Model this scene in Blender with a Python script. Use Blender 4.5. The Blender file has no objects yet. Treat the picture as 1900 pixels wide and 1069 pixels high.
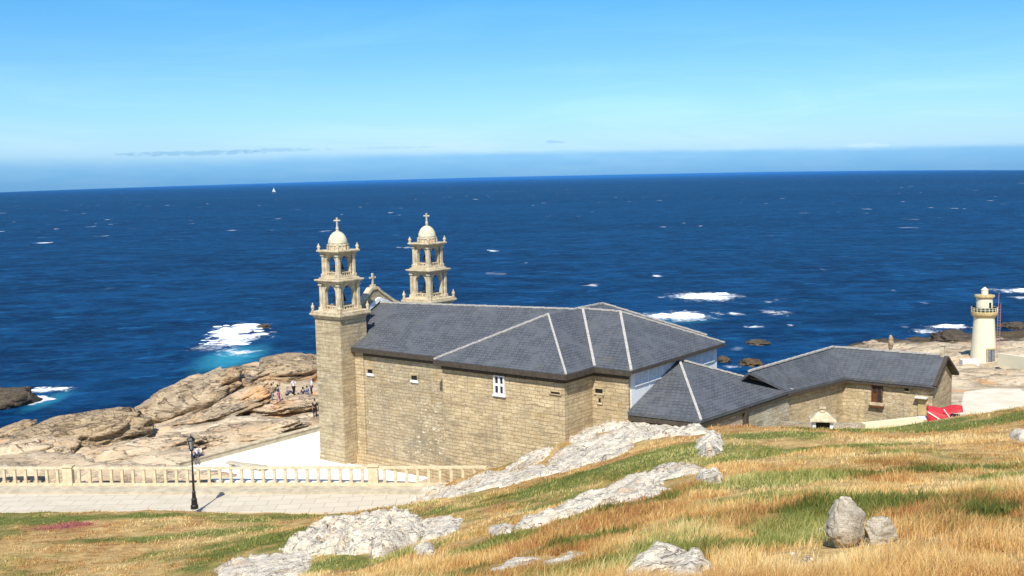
import bpy, bmesh, math, random
import numpy as np
from mathutils import Vector, Matrix, Euler
R_ = math.radians
rng = np.random.default_rng(7); random.seed(5)
scene = bpy.context.scene
C = scene.collection

# ------------------------------------------------------------------ camera
H = 22.0
F = 2000.0                                  # focal length in pixels of a 1900 px wide frame
rho = math.atan(.0215); pit = math.atan(207.5*math.cos(rho)/F)
FW = np.array([0, math.cos(pit), -math.sin(pit)]); UU = np.array([0, math.sin(pit), math.cos(pit)]); XX = np.array([1., 0, 0])
RT = math.cos(rho)*XX - math.sin(rho)*UU; UP = math.cos(rho)*UU + math.sin(rho)*XX
CAM = np.array([0, 0, H])
cd = bpy.data.cameras.new('camera'); cam = bpy.data.objects.new('camera', cd); C.objects.link(cam)
cd.sensor_width = 36; cd.lens = 36*F/1900; cd.clip_start = .1; cd.clip_end = 200000
cam.matrix_world = Matrix(((RT[0], UP[0], -FW[0], 0), (RT[1], UP[1], -FW[1], 0), (RT[2], UP[2], -FW[2], H), (0, 0, 0, 1)))
scene.camera = cam
scene.render.resolution_x = 1024; scene.render.resolution_y = 576

# ------------------------------------------------------------------ light
SUN_EL = 50.0; SUN_AZ = 189.0               # azimuth clockwise from +Y: behind the camera and a little to its left
w = bpy.data.worlds.new('World'); scene.world = w; w.use_nodes = True
sd = bpy.data.lights.new('sun', 'SUN'); sd.energy = 4.9; sd.angle = R_(.5); sd.color = (1, .955, .87)
sun = bpy.data.objects.new('sun', sd); C.objects.link(sun)
sv = Vector((math.sin(R_(SUN_AZ))*math.cos(R_(SUN_EL)), math.cos(R_(SUN_AZ))*math.cos(R_(SUN_EL)), math.sin(R_(SUN_EL))))
sun.rotation_euler = sv.to_track_quat('Z', 'Y').to_euler(); sun.location = (0, 0, 60)
scene.view_settings.view_transform = 'Standard'; scene.view_settings.look = 'None'
scene.view_settings.exposure = 0.25; scene.view_settings.gamma = 1

def ray(x, y): return FW + (x-950)/F*RT + (534.5-y)/F*UP
def at_z(x, y, z=0.):
    d = ray(x, y); return CAM + (z-H)/d[2]*d
def at_y(x, y, Y):
    d = ray(x, y); return CAM + Y/d[1]*d
HOR = lambda x: 327 - .0215*(x-950)

# ------------------------------------------------------------------ node helpers
class NT:
    def __init__(s, tree): s.t = tree; s.n = tree.nodes; s.l = tree.links
    def new(s, typ, **k):
        n = s.n.new(typ)
        for a, b in k.items():
            if a == 'ins':
                for i, v in b.items(): s.put(n, i, v)
            else: setattr(n, a, b)
        return n
    def put(s, n, i, v):
        sock = n.inputs[i]
        if isinstance(v, bpy.types.NodeSocket): s.l.new(v, sock)
        elif v is not None:
            if sock.type == 'RGBA' and len(v) == 3: v = (*v, 1)
            sock.default_value = v
    def m(s, op, a, b=None, c=None, clamp=False):
        n = s.new('ShaderNodeMath', operation=op, use_clamp=clamp)
        for i, v in enumerate((a, b, c)):
            if v is not None: s.put(n, i, v)
        return n.outputs[0]
    def mix(s, f, a, b, mode='MIX'):
        n = s.new('ShaderNodeMix', data_type='RGBA', blend_type=mode)
        s.put(n, 0, f); s.put(n, 6, a); s.put(n, 7, b); return n.outputs[2]
    def noise(s, vec, scale, detail=4, rough=.55, dist=0.):
        n = s.new('ShaderNodeTexNoise'); s.put(n, 'Vector', vec); s.put(n, 'Scale', scale); s.put(n, 'Detail', detail)
        s.put(n, 'Roughness', rough); s.put(n, 'Distortion', dist); return n.outputs['Fac']
    def ramp(s, f, lo, hi):
        n = s.new('ShaderNodeMapRange', interpolation_type='SMOOTHSTEP'); s.put(n, 0, f); s.put(n, 1, lo); s.put(n, 2, hi); return n.outputs[0]
    def vmul(s, vec, k):
        n = s.new('ShaderNodeVectorMath', operation='MULTIPLY'); s.put(n, 0, vec); s.put(n, 1, k); return n.outputs[0]
    def bump(s, h, strength, dist=.05, normal=None):
        n = s.new('ShaderNodeBump'); s.put(n, 'Height', h); s.put(n, 'Strength', strength); s.put(n, 'Distance', dist)
        if normal is not None: s.put(n, 'Normal', normal)
        return n.outputs[0]
def material(name):
    m = bpy.data.materials.new(name); m.use_nodes = True; t = NT(m.node_tree)
    b = t.n['Principled BSDF']; return m, t, b
def pos(t, local=True): return t.new('ShaderNodeTexCoord').outputs['Object'] if local else t.new('ShaderNodeNewGeometry').outputs['Position']

# ------------------------------------------------------------------ sky
t = NT(w.node_tree); bg = t.n['Background']
sky = t.new('ShaderNodeTexSky', sky_type='NISHITA'); sky.sun_disc = False
sky.sun_elevation = R_(SUN_EL); sky.sun_rotation = R_(SUN_AZ); sky.altitude = 0; sky.air_density = 1.0; sky.dust_density = .6; sky.ozone_density = 3
gen = t.new('ShaderNodeTexCoord').outputs['Generated']
sep = t.new('ShaderNodeSeparateXYZ', ins={0: gen})
gx, gy, gz = sep.outputs
el = t.m('MAXIMUM', t.m('MULTIPLY', t.m('ARCSINE', gz), 57.2958), .02)                 # elevation, degrees
az = t.m('MULTIPLY', t.m('ARCTAN2', gx, gy), 57.2958)             # azimuth from +Y, degrees
def skyramp(stops):
    n = t.new('ShaderNodeValToRGB'); t.put(n, 0, t.m('DIVIDE', el, 30.)); cr = n.color_ramp
    while len(cr.elements) < len(stops): cr.elements.new(.5)
    for e, (p, c) in zip(cr.elements, stops): e.position = p/30; e.color = (*c, 1)
    return n.outputs[0]
tint = skyramp([(0, (.50, .88, 1.50)), (1.6, (.62, .90, 1.34)), (3.5, (.58, .90, 1.30)), (6, (.47, .83, 1.16)), (9.5, (.33, .80, 1.08)), (30, (.6, .9, 1.2))])
base = t.mix(1., sky.outputs[0], tint, 'MULTIPLY')
cw = t.new('ShaderNodeCombineXYZ', ins={0: t.m('MULTIPLY', az, .06), 1: t.m('MULTIPLY', el, .45), 2: 3.}); wn_ = t.noise(cw.outputs[0], 1.3, 6, .62, .8)
base = t.mix(t.m('MULTIPLY', t.ramp(wn_, .42, .72), .30), base, t.mix(1., base, (1.45, 1.18, 1.04), 'MULTIPLY'))
# the low bank of sea fog on the horizon, with a ragged upper edge
cx = t.new('ShaderNodeCombineXYZ', ins={0: t.m('MULTIPLY', az, .35), 1: t.m('MULTIPLY', el, 1.6), 2: 0.})
n1 = t.noise(cx.outputs[0], 1.1, 5, .6)
top = t.m('ADD', t.m('ADD', 1.33, t.m('MULTIPLY', az, -.012)), t.m('MULTIPLY', t.m('SUBTRACT', n1, .5), .30))
edge = t.m('SUBTRACT', top, el)
bank = t.m('MULTIPLY', t.ramp(edge, -.08, t.m('SUBTRACT', 1.0, t.m('MULTIPLY', t.ramp(az, -24, 2), .74))), t.m('ADD', .62, t.m('MULTIPLY', t.noise(cx.outputs[0], .8, 3), .6)), clamp=True)
bankw = t.m('MULTIPLY', bank, t.m('ADD', .98, t.m('MULTIPLY', t.ramp(az, -16, 12), -.06)))
base = t.mix(bankw, base, t.mix(1., base, (.52, .76, .97), 'MULTIPLY'))
# thin grey-blue cloud bars above it
def bar(a0, e0, aw, ew, k, col, base):
    c2 = t.new('ShaderNodeCombineXYZ', ins={0: t.m('MULTIPLY', az, 1.6), 1: t.m('MULTIPLY', el, 5.), 2: a0})
    nn = t.noise(c2.outputs[0], 1.3, 4, .6)
    da = t.m('DIVIDE', t.m('SUBTRACT', az, a0), aw); de = t.m('DIVIDE', t.m('SUBTRACT', el, e0), ew)
    r = t.m('ADD', t.m('MULTIPLY', da, da), t.m('MULTIPLY', de, de))
    f = t.ramp(t.m('SUBTRACT', t.m('MULTIPLY', t.m('SUBTRACT', nn, .18), 2.6), r), 0, .7)
    return t.mix(t.m('MULTIPLY', f, k), base, t.mix(1., base, col, 'MULTIPLY'))
base = bar(-16.3, 1.50, 4.6, .16, .60, (.50, .68, .84), base)
base = bar(-12.2, 1.60, 3.2, .12, .45, (.50, .68, .84), base)
base = bar(-6.2, 1.62, 3.5, .07, .32, (.55, .70, .85), base)
base = bar(2.5, 1.75, .7, .11, .5, (.55, .70, .85), base)
base = bar(18.2, 1.15, 1.4, .16, .5, (1.35, 1.15, 1.05), base)
t.put(bg, 0, base); t.put(bg, 1, .115)

# ------------------------------------------------------------------ object helpers
def tag(o, label=None, cat=None, group=None, kind=None):
    if label: o['label'] = label
    if cat: o['category'] = cat
    if group: o['group'] = group
    if kind: o['kind'] = kind
    return o
def thing(name, label, cat, loc=(0, 0, 0), rz=0., group=None):
    o = bpy.data.objects.new(name, None); C.objects.link(o); o.empty_display_size = .3
    o.location = loc; o.rotation_euler = (0, 0, rz); return tag(o, label, cat, group)
def mesh_np(name, V, Fc, mat, parent=None, smooth=False):
    me = bpy.data.meshes.new(name); me.from_pydata([tuple(map(float, q)) for q in V], [], [tuple(int(i) for i in q) for q in Fc]); me.update()
    o = bpy.data.objects.new(name, me); C.objects.link(o); me.materials.append(mat); o.parent = parent
    if smooth: me.polygons.foreach_set('use_smooth', [True]*len(me.polygons))
    return o
class MB:
    """collects shapes that become one mesh object"""
    def __init__(s): s.b = bmesh.new()
    def box(s, x0, x1, y0, y1, z0, z1, bev=0, M=None):
        vs = [s.b.verts.new(M @ Vector(c) if M else c) for c in ((x0,y0,z0),(x1,y0,z0),(x1,y1,z0),(x0,y1,z0),(x0,y0,z1),(x1,y0,z1),(x1,y1,z1),(x0,y1,z1))]
        fs = [s.b.faces.new([vs[i] for i in f]) for f in ((3,2,1,0),(4,5,6,7),(0,1,5,4),(1,2,6,5),(2,3,7,6),(3,0,4,7))]
        if bev:
            es = list({e for f in fs for e in f.edges}); bmesh.ops.bevel(s.b, geom=es, offset=bev, segments=1, affect='EDGES')
        return s
    def poly(s, pts): s.b.faces.new([s.b.verts.new(p) for p in pts]); return s
    def solid(s, pts, faces):
        vs = [s.b.verts.new(p) for p in pts]
        for f in faces: s.b.faces.new([vs[i] for i in f])
        return s
    def prism(s, prof, d0, d1, fn):
        """extrude closed 2-D profile between depths d0,d1; fn(a,b,d)->xyz"""
        A = [s.b.verts.new(fn(a, b, d0)) for a, b in prof]; B = [s.b.verts.new(fn(a, b, d1)) for a, b in prof]
        n = len(prof)
        for i in range(n): s.b.faces.new((A[i], A[(i+1) % n], B[(i+1) % n], B[i]))
        s.b.faces.new(A[::-1]); s.b.faces.new(B); return s
    def lathe(s, prof, cx=0, cy=0, z0=0, n=16):
        rings = []
        for r, z in prof:
            rings.append([s.b.verts.new((cx+r*math.cos(2*math.pi*k/n), cy+r*math.sin(2*math.pi*k/n), z0+z)) for k in range(n)])
        for a, b in zip(rings, rings[1:]):
            for k in range(n): s.b.faces.new((a[k], a[(k+1) % n], b[(k+1) % n], b[k]))
        s.b.faces.new(rings[0][::-1]); s.b.faces.new(rings[-1]); return s
    def bar(s, p, q, wd, ht=None, up=(0, 0, 1)):
        p = Vector(p); q = Vector(q); d = (q-p); L = d.length; d.normalize(); ht = ht or wd
        sx = d.cross(Vector(up)); sx = sx.normalized() if sx.length > 1e-4 else Vector((1, 0, 0)); sz = sx.cross(d)
        vs = []
        for e in (p, q):
            for a, b in ((-1, -1), (1, -1), (1, 1), (-1, 1)): vs.append(s.b.verts.new(e + sx*a*wd/2 + sz*b*ht/2))
        for f in ((0,1,2,3),(7,6,5,4),(0,4,5,1),(1,5,6,2),(2,6,7,3),(3,7,4,0)): s.b.faces.new([vs[i] for i in f])
        return s
    def build(s, name, mat, parent=None, smooth=False):
        bmesh.ops.recalc_face_normals(s.b, faces=s.b.faces)
        me = bpy.data.meshes.new(name); s.b.to_mesh(me); s.b.free()
        o = bpy.data.objects.new(name, me); C.objects.link(o); me.materials.append(mat); o.parent = parent
        if smooth: me.polygons.foreach_set('use_smooth', [True]*len(me.polygons))
        return o
def children(o): return [c for c in bpy.data.objects if c.parent == o]
def copy_tree(o, parent=None):
    c = o.copy(); C.objects.link(c); c.parent = parent
    for ch in children(o): copy_tree(ch, c)
    return c

# ------------------------------------------------------------------ noise in numpy
_perm = rng.permutation(4096)
def _h(ix, iy, iz): return _perm[(_perm[(_perm[ix & 4095] + iy) & 4095] + iz) & 4095]/4095.
def vnoise(x, y, z=None):
    x = np.asarray(x, float); y = np.asarray(y, float); z = np.zeros_like(x) if z is None else np.asarray(z, float)
    ix, iy, iz = np.floor(x).astype(int), np.floor(y).astype(int), np.floor(z).astype(int)
    fx, fy, fz = x-ix, y-iy, z-iz; s = lambda q: q*q*q*(q*(q*6-15)+10); fx, fy, fz = s(fx), s(fy), s(fz); o = 0
    for a in (0, 1):
        for b in (0, 1):
            for c in (0, 1):
                o = o + _h(ix+a, iy+b, iz+c)*(fx if a else 1-fx)*(fy if b else 1-fy)*(fz if c else 1-fz)
    return o*2-1
def fbm(x, y, z=None, oct=4, g=.5):
    a = 1; f = 1; o = 0; n = 0
    for i in range(oct):
        o = o + a*vnoise(np.asarray(x)*f+i*17.3, np.asarray(y)*f+i*9.1, None if z is None else np.asarray(z)*f+i*5.7); n += a; a *= g; f *= 2.03
    return o/n
def sm(x, a, b):
    q = np.clip((np.asarray(x, float)-a)/(b-a), 0, 1); return q*q*(3-2*q)

# ------------------------------------------------------------------ church frame
TH = R_(37.5)
P0 = at_z(641, 862, 0)                       # near corner of the near tower, ground level
uV = np.array([math.cos(TH), -math.sin(TH), 0]); vV = np.array([math.sin(TH), math.cos(TH), 0])
def W(u, v, z=0): return P0 + uV*u + vV*v + np.array([0, 0, z])

# ------------------------------------------------------------------ railing / path line (x, y, z of the ground)
def rail_pt(px, py, Y, h=1.4):
    q = at_y(px, py, Y); return np.array([q[0], q[1], q[2]-h])
RAIL = [rail_pt(-420, 868, 79.8), rail_pt(0, 866, 78.6), rail_pt(400, 866, 77.5), rail_pt(600, 865, 76.5), rail_pt(730, 865, 75.6), rail_pt(930, 864, 72.8)]
RX = np.array([p[0] for p in RAIL]); RY = np.array([p[1] for p in RAIL]); RZ = np.array([p[2] for p in RAIL])
def rail_at(x): return np.interp(x, RX, RY), np.interp(x, RX, RZ)

# ------------------------------------------------------------------ terrain: thin plate through surveyed points
cp = []
def P_y(px, py, Y): q = at_y(px, py, Y); cp.append(q)
def P_z(px, py, z): cp.append(at_z(px, py, z))
def P_w(x, y, z): cp.append(np.array([x, y, z], float))
for a in [(0,1069,45),(400,1069,39),(700,1069,29),(950,1069,19.5),(1200,1069,14),(1500,1069,11.3),(1900,1069,9),
          (0,1000,56),(400,1000,52),(700,1000,41),(950,1000,29),(1200,1000,20),(1500,1000,15.5),(1900,1000,13),
          (0,960,68),(400,960,65),(700,950,56),(950,950,41),(1200,950,28),(1500,950,21),(1900,950,18),
          (860,910,66),(1000,900,53),(1200,900,37),(1500,900,28.5),(1900,900,25),
          (930,874,69),(880,892,68),(1000,858,67),(1100,850,58),(1200,850,47),(1500,850,37),(1900,850,34),
          (1240,802,59),(1500,820,46),(1700,816,46),(1900,795,46),
          (1350,808,52),(1500,808,50),(1650,803,50),(1760,802,51),(1850,770,56),(1900,755,60),(2000,745,60)]: P_y(*a)
P_w(0,0,20.3); P_w(-10,0,19.8); P_w(12,0,20.3); P_w(0,-10,20.8); P_w(-25,15,15.5); P_w(-40,40,6.2); P_w(25,12,18.6); P_w(45,35,14.5); P_w(60,55,9); P_w(-55,60,1.5)
P_w(-25,-10,18.5); P_w(30,-10,20.5)
for x in (-60,-45,-30,-18,-9): P_w(x, 72.0 if x < -15 else 70.6, .05)
for a in [(20.6,.3,4.7),(18,-.2,3.2),(15.5,-.5,2.2),(13,-1.2,1.5),(11,-1.5,1.0),(23.5,3,5.6),(28.6,3,5.4),(32,8,4.4),(33,16,3.6),(38,17,3.6),(42,22,3.0),(44,27,1.5),(38,32,1.5),(30,32,1.0)]:
    cp.append(W(*a))
# shore on the left
for a in [(0,862,-1.3),(120,862,-1.0),(250,862,-.8),(380,845,-.5),(100,845,-2),(0,830,-4),(230,825,-2.0),(380,800,-2.0),(300,810,-2.2),(480,770,-.8),(585,770,0),(585,730,-.6),(500,742,-1.2),(420,760,-2.5),(560,700,-1.5),
          (480,700,-3.0),(350,735,-4.5),(220,790,-4.5),(150,800,-5.5),(40,815,-7),(590,672,-2),(640,660,-2.5)]: P_z(*a)
for a in [(-78,108,-13),(-62,118,-13),(-50,128,-13),(-42,138,-13),(-36,150,-13),(-20,158,-13),(0,160,-13),(20,160,-12.5),(-90,95,-13),(-75,85,-6),(-60,83,-2),(33,165,-12.5),(45,175,-12.5)]: P_w(*a)
# shore on the right
for a in [(1840,780,-.5),(1800,765,-.6),(1880,720,-2.2),(1800,715,-2.2),(1830,680,-4),(1760,665,-4.5),(1895,690,-4.2),(1660,655,-7),(1590,655,-8.5),(1980,690,-4),(1980,650,-6),(1890,650,-6),(1745,640,-8.5),(1820,628,-9.4),(1895,628,-9.0),(1990,625,-9)]: P_z(*a)
for a in [(60,215,-14),(75,225,-14),(95,235,-14),(125,240,-14),(30,120,-3.5),(15,130,-6),(0,120,-2),(-10,110,-1),(45,200,-14),(25,180,-14)]: P_w(*a)
cp = np.array(cp)
def tps_fit(P, lam=.4):
    n = len(P); s = 30.; X = P[:, :2]/s
    d = np.linalg.norm(X[:, None]-X[None], axis=2); K = np.where(d > 0, d*d*np.log(d+1e-12), 0) + np.eye(n)*lam*.01
    A = np.zeros((n+3, n+3)); A[:n, :n] = K; A[:n, n] = 1; A[:n, n+1:] = X; A[n, :n] = 1; A[n+1:, :n] = X.T
    sol = np.linalg.solve(A, np.r_[P[:, 2], 0, 0, 0]); return X, sol, s
_X, _s, _sc = tps_fit(cp)
def tps(x, y):
    x = np.asarray(x, float); y = np.asarray(y, float); sh = x.shape; q = np.stack([x.ravel(), y.ravel()], 1)/_sc; out = np.empty(len(q))
    for i in range(0, len(q), 20000):
        c = q[i:i+20000]; d = np.linalg.norm(c[:, None]-_X[None], axis=2); k = d*d*np.log(d+1e-12)
        out[i:i+20000] = k @ _s[:-3] + _s[-3] + c @ _s[-2:]
    return out.reshape(sh)
def local(x, y): a = x-P0[0]; b = y-P0[1]; return a*uV[0]+b*uV[1], a*vV[0]+b*vV[1]
def rockiness(x, y):
    n = fbm(x*.15, y*.15, oct=3)*3
    left = sm(y+n, 79, 82)*sm(-x, -20, 0); lim = 84 + (x-20)*.12
    right = sm(y+n, 88, 94)
    ry = np.interp(x, RX, RY); behind = sm(y-ry, .2, .6)*(1-sm(x, -6, 2))
    return np.clip(np.clip(left+right, 0, 1)*sm(y, 76, 80)+behind, 0, 1)
def ground(x, y, fine=True):
    x = np.asarray(x, float); y = np.asarray(y, float)
    z = np.clip(tps(x, y), -14, 30)
    rk = rockiness(x, y)
    near = np.hypot(x, y)
    z = z + (1-rk)*(.22*fbm(x*.16, y*.16, oct=3)*sm(near, 4, 30) + .07*fbm(x*.9, y*.9, oct=3))
    # tilted granite slabs: terraces along the strike of the coast
    s = (x*.35 + y*.94)*.16 + .8*fbm(x*.05, y*.05+4, oct=3)
    st = (s - np.floor(s)); slab = (st**.55) - .5
    z = z + rk*(slab*1.1*(1+.8*sm(-x, 20, 32)+.5*sm(x, 30, 50)) + .9*fbm(x*.11+3, y*.11, oct=4) + .3*fbm(x*.5, y*.5, oct=4))
    q_ = 1-sm(((x-50)/15)**2+((y-106)/13)**2, .7, 1.2); z = z*(1-q_) + q_*np.clip(tps(x, y), -14, 30)
    # levelled ground: church plot and the path with its kerb
    U, V = local(x, y)
    m = sm(U, -13.5, -11)*(1-sm(U, 12, 16))*sm(V, -7.5, -5.5)*(1-sm(V, 18, 22))
    m = m*(sm(y, rail_at(x)[0]-.5, rail_at(x)[0]+1.2))
    z = z*(1-m) + m*np.minimum(z*.0-.12, 0)
    ry, rz = rail_at(x); d = ry-y
    pm = sm(d, -1.4, -.5)*(1-sm(d, 6.3, 8.6))*(1-sm(x, -8, -2))*sm(x, -95, -80)
    z = z*(1-pm) + pm*(rz-.28)
    return z
# sampled lookup for ray casting
gx0, gx1, gy0, gy1, gs = -130, 150, -12, 250, .5
GX, GY = np.meshgrid(np.arange(gx0, gx1, gs), np.arange(gy0, gy1, gs))
GZ = ground(GX, GY)
def gz_at(x, y):
    fx = (np.clip(x, gx0, gx1-2*gs)-gx0)/gs; fy = (np.clip(y, gy0, gy1-2*gs)-gy0)/gs
    i = np.floor(fx).astype(int); j = np.floor(fy).astype(int); a = fx-i; b = fy-j
    return (GZ[j, i]*(1-a)+GZ[j, i+1]*a)*(1-b) + (GZ[j+1, i]*(1-a)+GZ[j+1, i+1]*a)*b
def cast(px, py, ymin=3.):
    d = ray(px, py); Y = ymin + np.arange(0, 240, .1)
    Q = CAM[None] + (Y/d[1])[:, None]*d[None]
    below = Q[:, 2] < gz_at(Q[:, 0], Q[:, 1])
    k = int(np.argmax(below)) if below.any() else len(Y)-1
    return Q[k]
def inside(x, y, poly):
    x = np.asarray(x); y = np.asarray(y); r = np.zeros(x.shape, bool); n = len(poly); j = n-1
    for i in range(n):
        xi, yi = poly[i][0], poly[i][1]; xj, yj = poly[j][0], poly[j][1]
        r ^= ((yi > y) != (yj > y)) & (x < (xj-xi)*(y-yi)/(yj-yi+1e-12)+xi); j = i
    return r
def edge_dist(x, y, poly):
    d = np.full(np.shape(x), 1e9); n = len(poly)
    for i in range(n):
        ax, ay = poly[i][0], poly[i][1]; bx, by = poly[(i+1) % n][0], poly[(i+1) % n][1]
        ex, ey = bx-ax, by-ay; tt = np.clip(((x-ax)*ex+(y-ay)*ey)/(ex*ex+ey*ey+1e-9), 0, 1)
        d = np.minimum(d, np.hypot(x-ax-tt*ex, y-ay-tt*ey))
    return d

# ------------------------------------------------------------------ materials
def stone_wall(name, ch=.34, bw=.75, c1=(.46, .35, .20), c2=(.36, .275, .165), mort=(.20, .15, .09), speck=0., rubble=False):
    m, t, b = material(name); p = pos(t)
    s = t.new('ShaderNodeSeparateXYZ', ins={0: p}); q = t.new('ShaderNodeCombineXYZ', ins={0: t.m('ADD', s.outputs[0], s.outputs[1]), 1: s.outputs[2], 2: 0.}).outputs[0]
    wob = t.new('ShaderNodeTexNoise'); t.put(wob, 'Vector', p); t.put(wob, 'Scale', 1.4); t.put(wob, 'Detail', 3)
    ad = t.new('ShaderNodeVectorMath', operation='MULTIPLY_ADD'); t.put(ad, 0, wob.outputs['Color']); t.put(ad, 1, (.16, .16, 0) if not rubble else (.7, .5, 0)); t.put(ad, 2, q); q = ad.outputs[0]
    br = t.new('ShaderNodeTexBrick'); br.offset = .5; br.offset_frequency = 2; br.squash = 1.3; br.squash_frequency = 3
    for k, v_ in (('Vector', q), ('Color1', c1), ('Color2', c2), ('Mortar', mort), ('Scale', 1.), ('Mortar Size', .026), ('Mortar Smooth', .3), ('Bias', -.1), ('Brick Width', bw), ('Row Height', ch)): t.put(br, k, v_)
    col = br.outputs[0]
    vo = t.new('ShaderNodeTexVoronoi'); t.put(vo, 'Vector', t.vmul(q, (1.2, 2.6, 1))); t.put(vo, 'Scale', 1.)
    vs = t.new('ShaderNodeSeparateColor', ins={0: vo.outputs['Color']})
    col = t.mix(t.m('MULTIPLY', vs.outputs[0], .5), col, (.60, .50, .33)); col = t.mix(t.m('MULTIPLY', vs.outputs[1], .42), col, (.27, .20, .12))
    n = t.noise(p, .33, 5, .62); col = t.mix(t.ramp(n, .50, .72), col, t.mix(.75, col, (.33, .29, .22)))
    n = t.noise(p, .9, 5, .7); col = t.mix(t.ramp(n, .52, .75), col, t.mix(.6, col, (.50, .33, .14)))
    n = t.noise(p, 9., 3, .6); col = t.mix(t.ramp(n, .35, .75), t.mix(.75, col, (.8, .72, .55), 'MULTIPLY'), col)
    n = t.noise(t.vmul(q, (.55, 3.4, 1.)), .9, 5, .7); col = t.mix(t.m('MULTIPLY', t.ramp(n, .52, .66), .6), col, (.20, .155, .10)); n = t.noise(t.vmul(q, (.7, 3.0, 1.)), 1.3, 4, .7); col = t.mix(t.m('MULTIPLY', t.ramp(n, .56, .70), .6), col, (.82, .70, .48))
    # damp streaks below the eaves and near the foot
    n = t.noise(t.vmul(p, (2.2, 2.2, .22)), 1., 4, .6); col = t.mix(t.ramp(n, .54, .74), col, t.mix(.45, col, (.20, .17, .13)))
    n = t.noise(p, .16, 4, .6); col = t.mix(t.m('MULTIPLY', t.ramp(n, .46, .62), .35), col, t.mix(1., col, (.76, .78, .80), 'MULTIPLY'))
    if speck:
        n = t.noise(t.vmul(q, (1.6, 3.2, 1)), 1.6, 2, .5); f = t.m('MULTIPLY', t.ramp(n, .60, .66), t.ramp(t.noise(p, .25, 2), .42, .6)); col = t.mix(t.m('MULTIPLY', f, speck), col, (.78, .70, .52))
    h = t.m('ADD', t.m('MULTIPLY', t.m('SUBTRACT', 1., br.outputs['Fac']), 1.), t.m('MULTIPLY', t.noise(p, 5., 4), .6))
    h = t.m('ADD', h, t.m('MULTIPLY', vs.outputs[2], .5))
    t.put(b, 'Base Color', col); t.put(b, 'Roughness', .92); t.put(b, 'Specular IOR Level', .15); t.put(b, 'Normal', t.bump(h, .55, .05)); return m
def simple(name, col, rough=.8, var=.25, scale=3., spec=.25, bump=.15, metal=0., dark=None):
    m, t, b = material(name); p = pos(t); n = t.noise(p, scale, 5, .6)
    d = dark or tuple(c*(1-var) for c in col); c = t.mix(t.ramp(n, .3, .7), d, col)
    t.put(b, 'Base Color', c); t.put(b, 'Roughness', rough); t.put(b, 'Specular IOR Level', spec); t.put(b, 'Metallic', metal)
    t.put(b, 'Normal', t.bump(t.noise(p, scale*4, 4), bump, .03)); return m
M = {}
M['ashlar'] = stone_wall('ashlar_stone', .25, .62, (.78, .635, .42), (.66, .53, .345), (.38, .30, .19))
M['ashlar_grey'] = stone_wall('weathered_ashlar', .24, .55, (.58, .49, .35), (.48, .41, .30), (.31, .26, .19), speck=.8)
M['tower'] = stone_wall('tower_stone', .29, .66, (.62, .53, .37), (.53, .45, .32), (.36, .30, .20), speck=.4)
M['rubble'] = stone_wall('rubble_wall', .28, .42, (.78, .63, .42), (.64, .51, .33), (.48, .39, .27), speck=.5, rubble=True)
M['pale_rubble'] = stone_wall('pale_rubble', .30, .5, (.72, .68, .60), (.58, .54, .47), (.42, .38, .32), rubble=True)
M['carved'] = simple('carved_granite', (.66, .56, .38), .85, .3, 2.2, dark=(.42, .33, .20))
M['dome'] = simple('lichened_dome', (.74, .66, .46), .8, .2, 3., dark=(.55, .48, .31))
M['white'] = simple('whitewash', (.82, .82, .80), .8, .1, 1.2, dark=(.72, .72, .69))
M['mortar'] = simple('ridge_mortar', (.52, .48, .42), .85, .35, 6.)
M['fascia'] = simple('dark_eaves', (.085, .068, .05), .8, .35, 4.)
M['dark'] = simple('dark_opening', (.02, .018, .016), .6, .3)
M['pane'] = simple('window_glass', (.03, .035, .045), .12, .2, spec=.5, bump=0)
M['eave_shade'] = simple('eave_shade_panel', (.62, .66, .70), .6, .2, spec=.5, bump=0)  # blue-grey of the shade under the chancel eaves, as a panel colour
M['iron'] = simple('black_iron', (.02, .02, .022), .45, .3, spec=.4)
M['shaded_bronze'] = simple('shaded_bell_bronze', (.045, .035, .02), .5, .4, metal=.5)  # bell metal, darkened further for the shade inside the belfries
M['brownwood'] = simple('brown_wood', (.16, .06, .025), .6, .3, 8.)
M['cream'] = simple('cream_paint', (.78, .71, .50), .65, .1, 1.5, dark=(.74, .66, .46))
M['ochre'] = simple('ochre_trim', (.62, .47, .22), .7, .3, 3.)
M['concrete'] = simple('pale_paving', (.66, .59, .46), .9, .16, .7, dark=(.56, .49, .36))
M['kerb'] = simple('kerb_stone', (.56, .48, .34), .9, .3, 1.5)
M['rail'] = simple('railing_stone', (.72, .61, .41), .85, .25, 3., dark=(.55, .44, .27))
M['lampglass'] = simple('lamp_glass', (.33, .34, .34), .2, .2, spec=.5, bump=0)
M['red'] = simple('red_tarpaulin', (.62, .04, .05), .55, .3, 2.)
M['blue'] = simple('blue_cloth', (.05, .12, .35), .7, .3, 2.)
M['offwhite'] = simple('offwhite_plaster', (.75, .72, .64), .85, .15, 1.5)
M['greydoor'] = simple('grey_metal_door', (.22, .23, .24), .5, .3, 3.)
def paving(name, col, dark, sz=1.1):
    m, t, b = material(name); p = pos(t, False); br = t.new('ShaderNodeTexBrick'); br.offset = .5
    for k, v_ in (('Vector', p), ('Color1', col), ('Color2', tuple(c*.93 for c in col)), ('Mortar', tuple(c*.55 for c in col)), ('Scale', 1.), ('Mortar Size', .025), ('Brick Width', sz*1.5), ('Row Height', sz)): t.put(br, k, v_)
    n = t.noise(p, .35, 6, .68); c = t.mix(t.m('MULTIPLY', t.ramp(n, .48, .72), .8), br.outputs[0], dark); n = t.noise(p, 2.5, 5, .7); c = t.mix(t.m('MULTIPLY', t.ramp(n, .55, .75), .4), c, dark)
    t.put(b, 'Base Color', c); t.put(b, 'Roughness', .9); t.put(b, 'Specular IOR Level', .2); t.put(b, 'Normal', t.bump(t.noise(p, 6., 4), .2, .02)); return m
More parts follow.
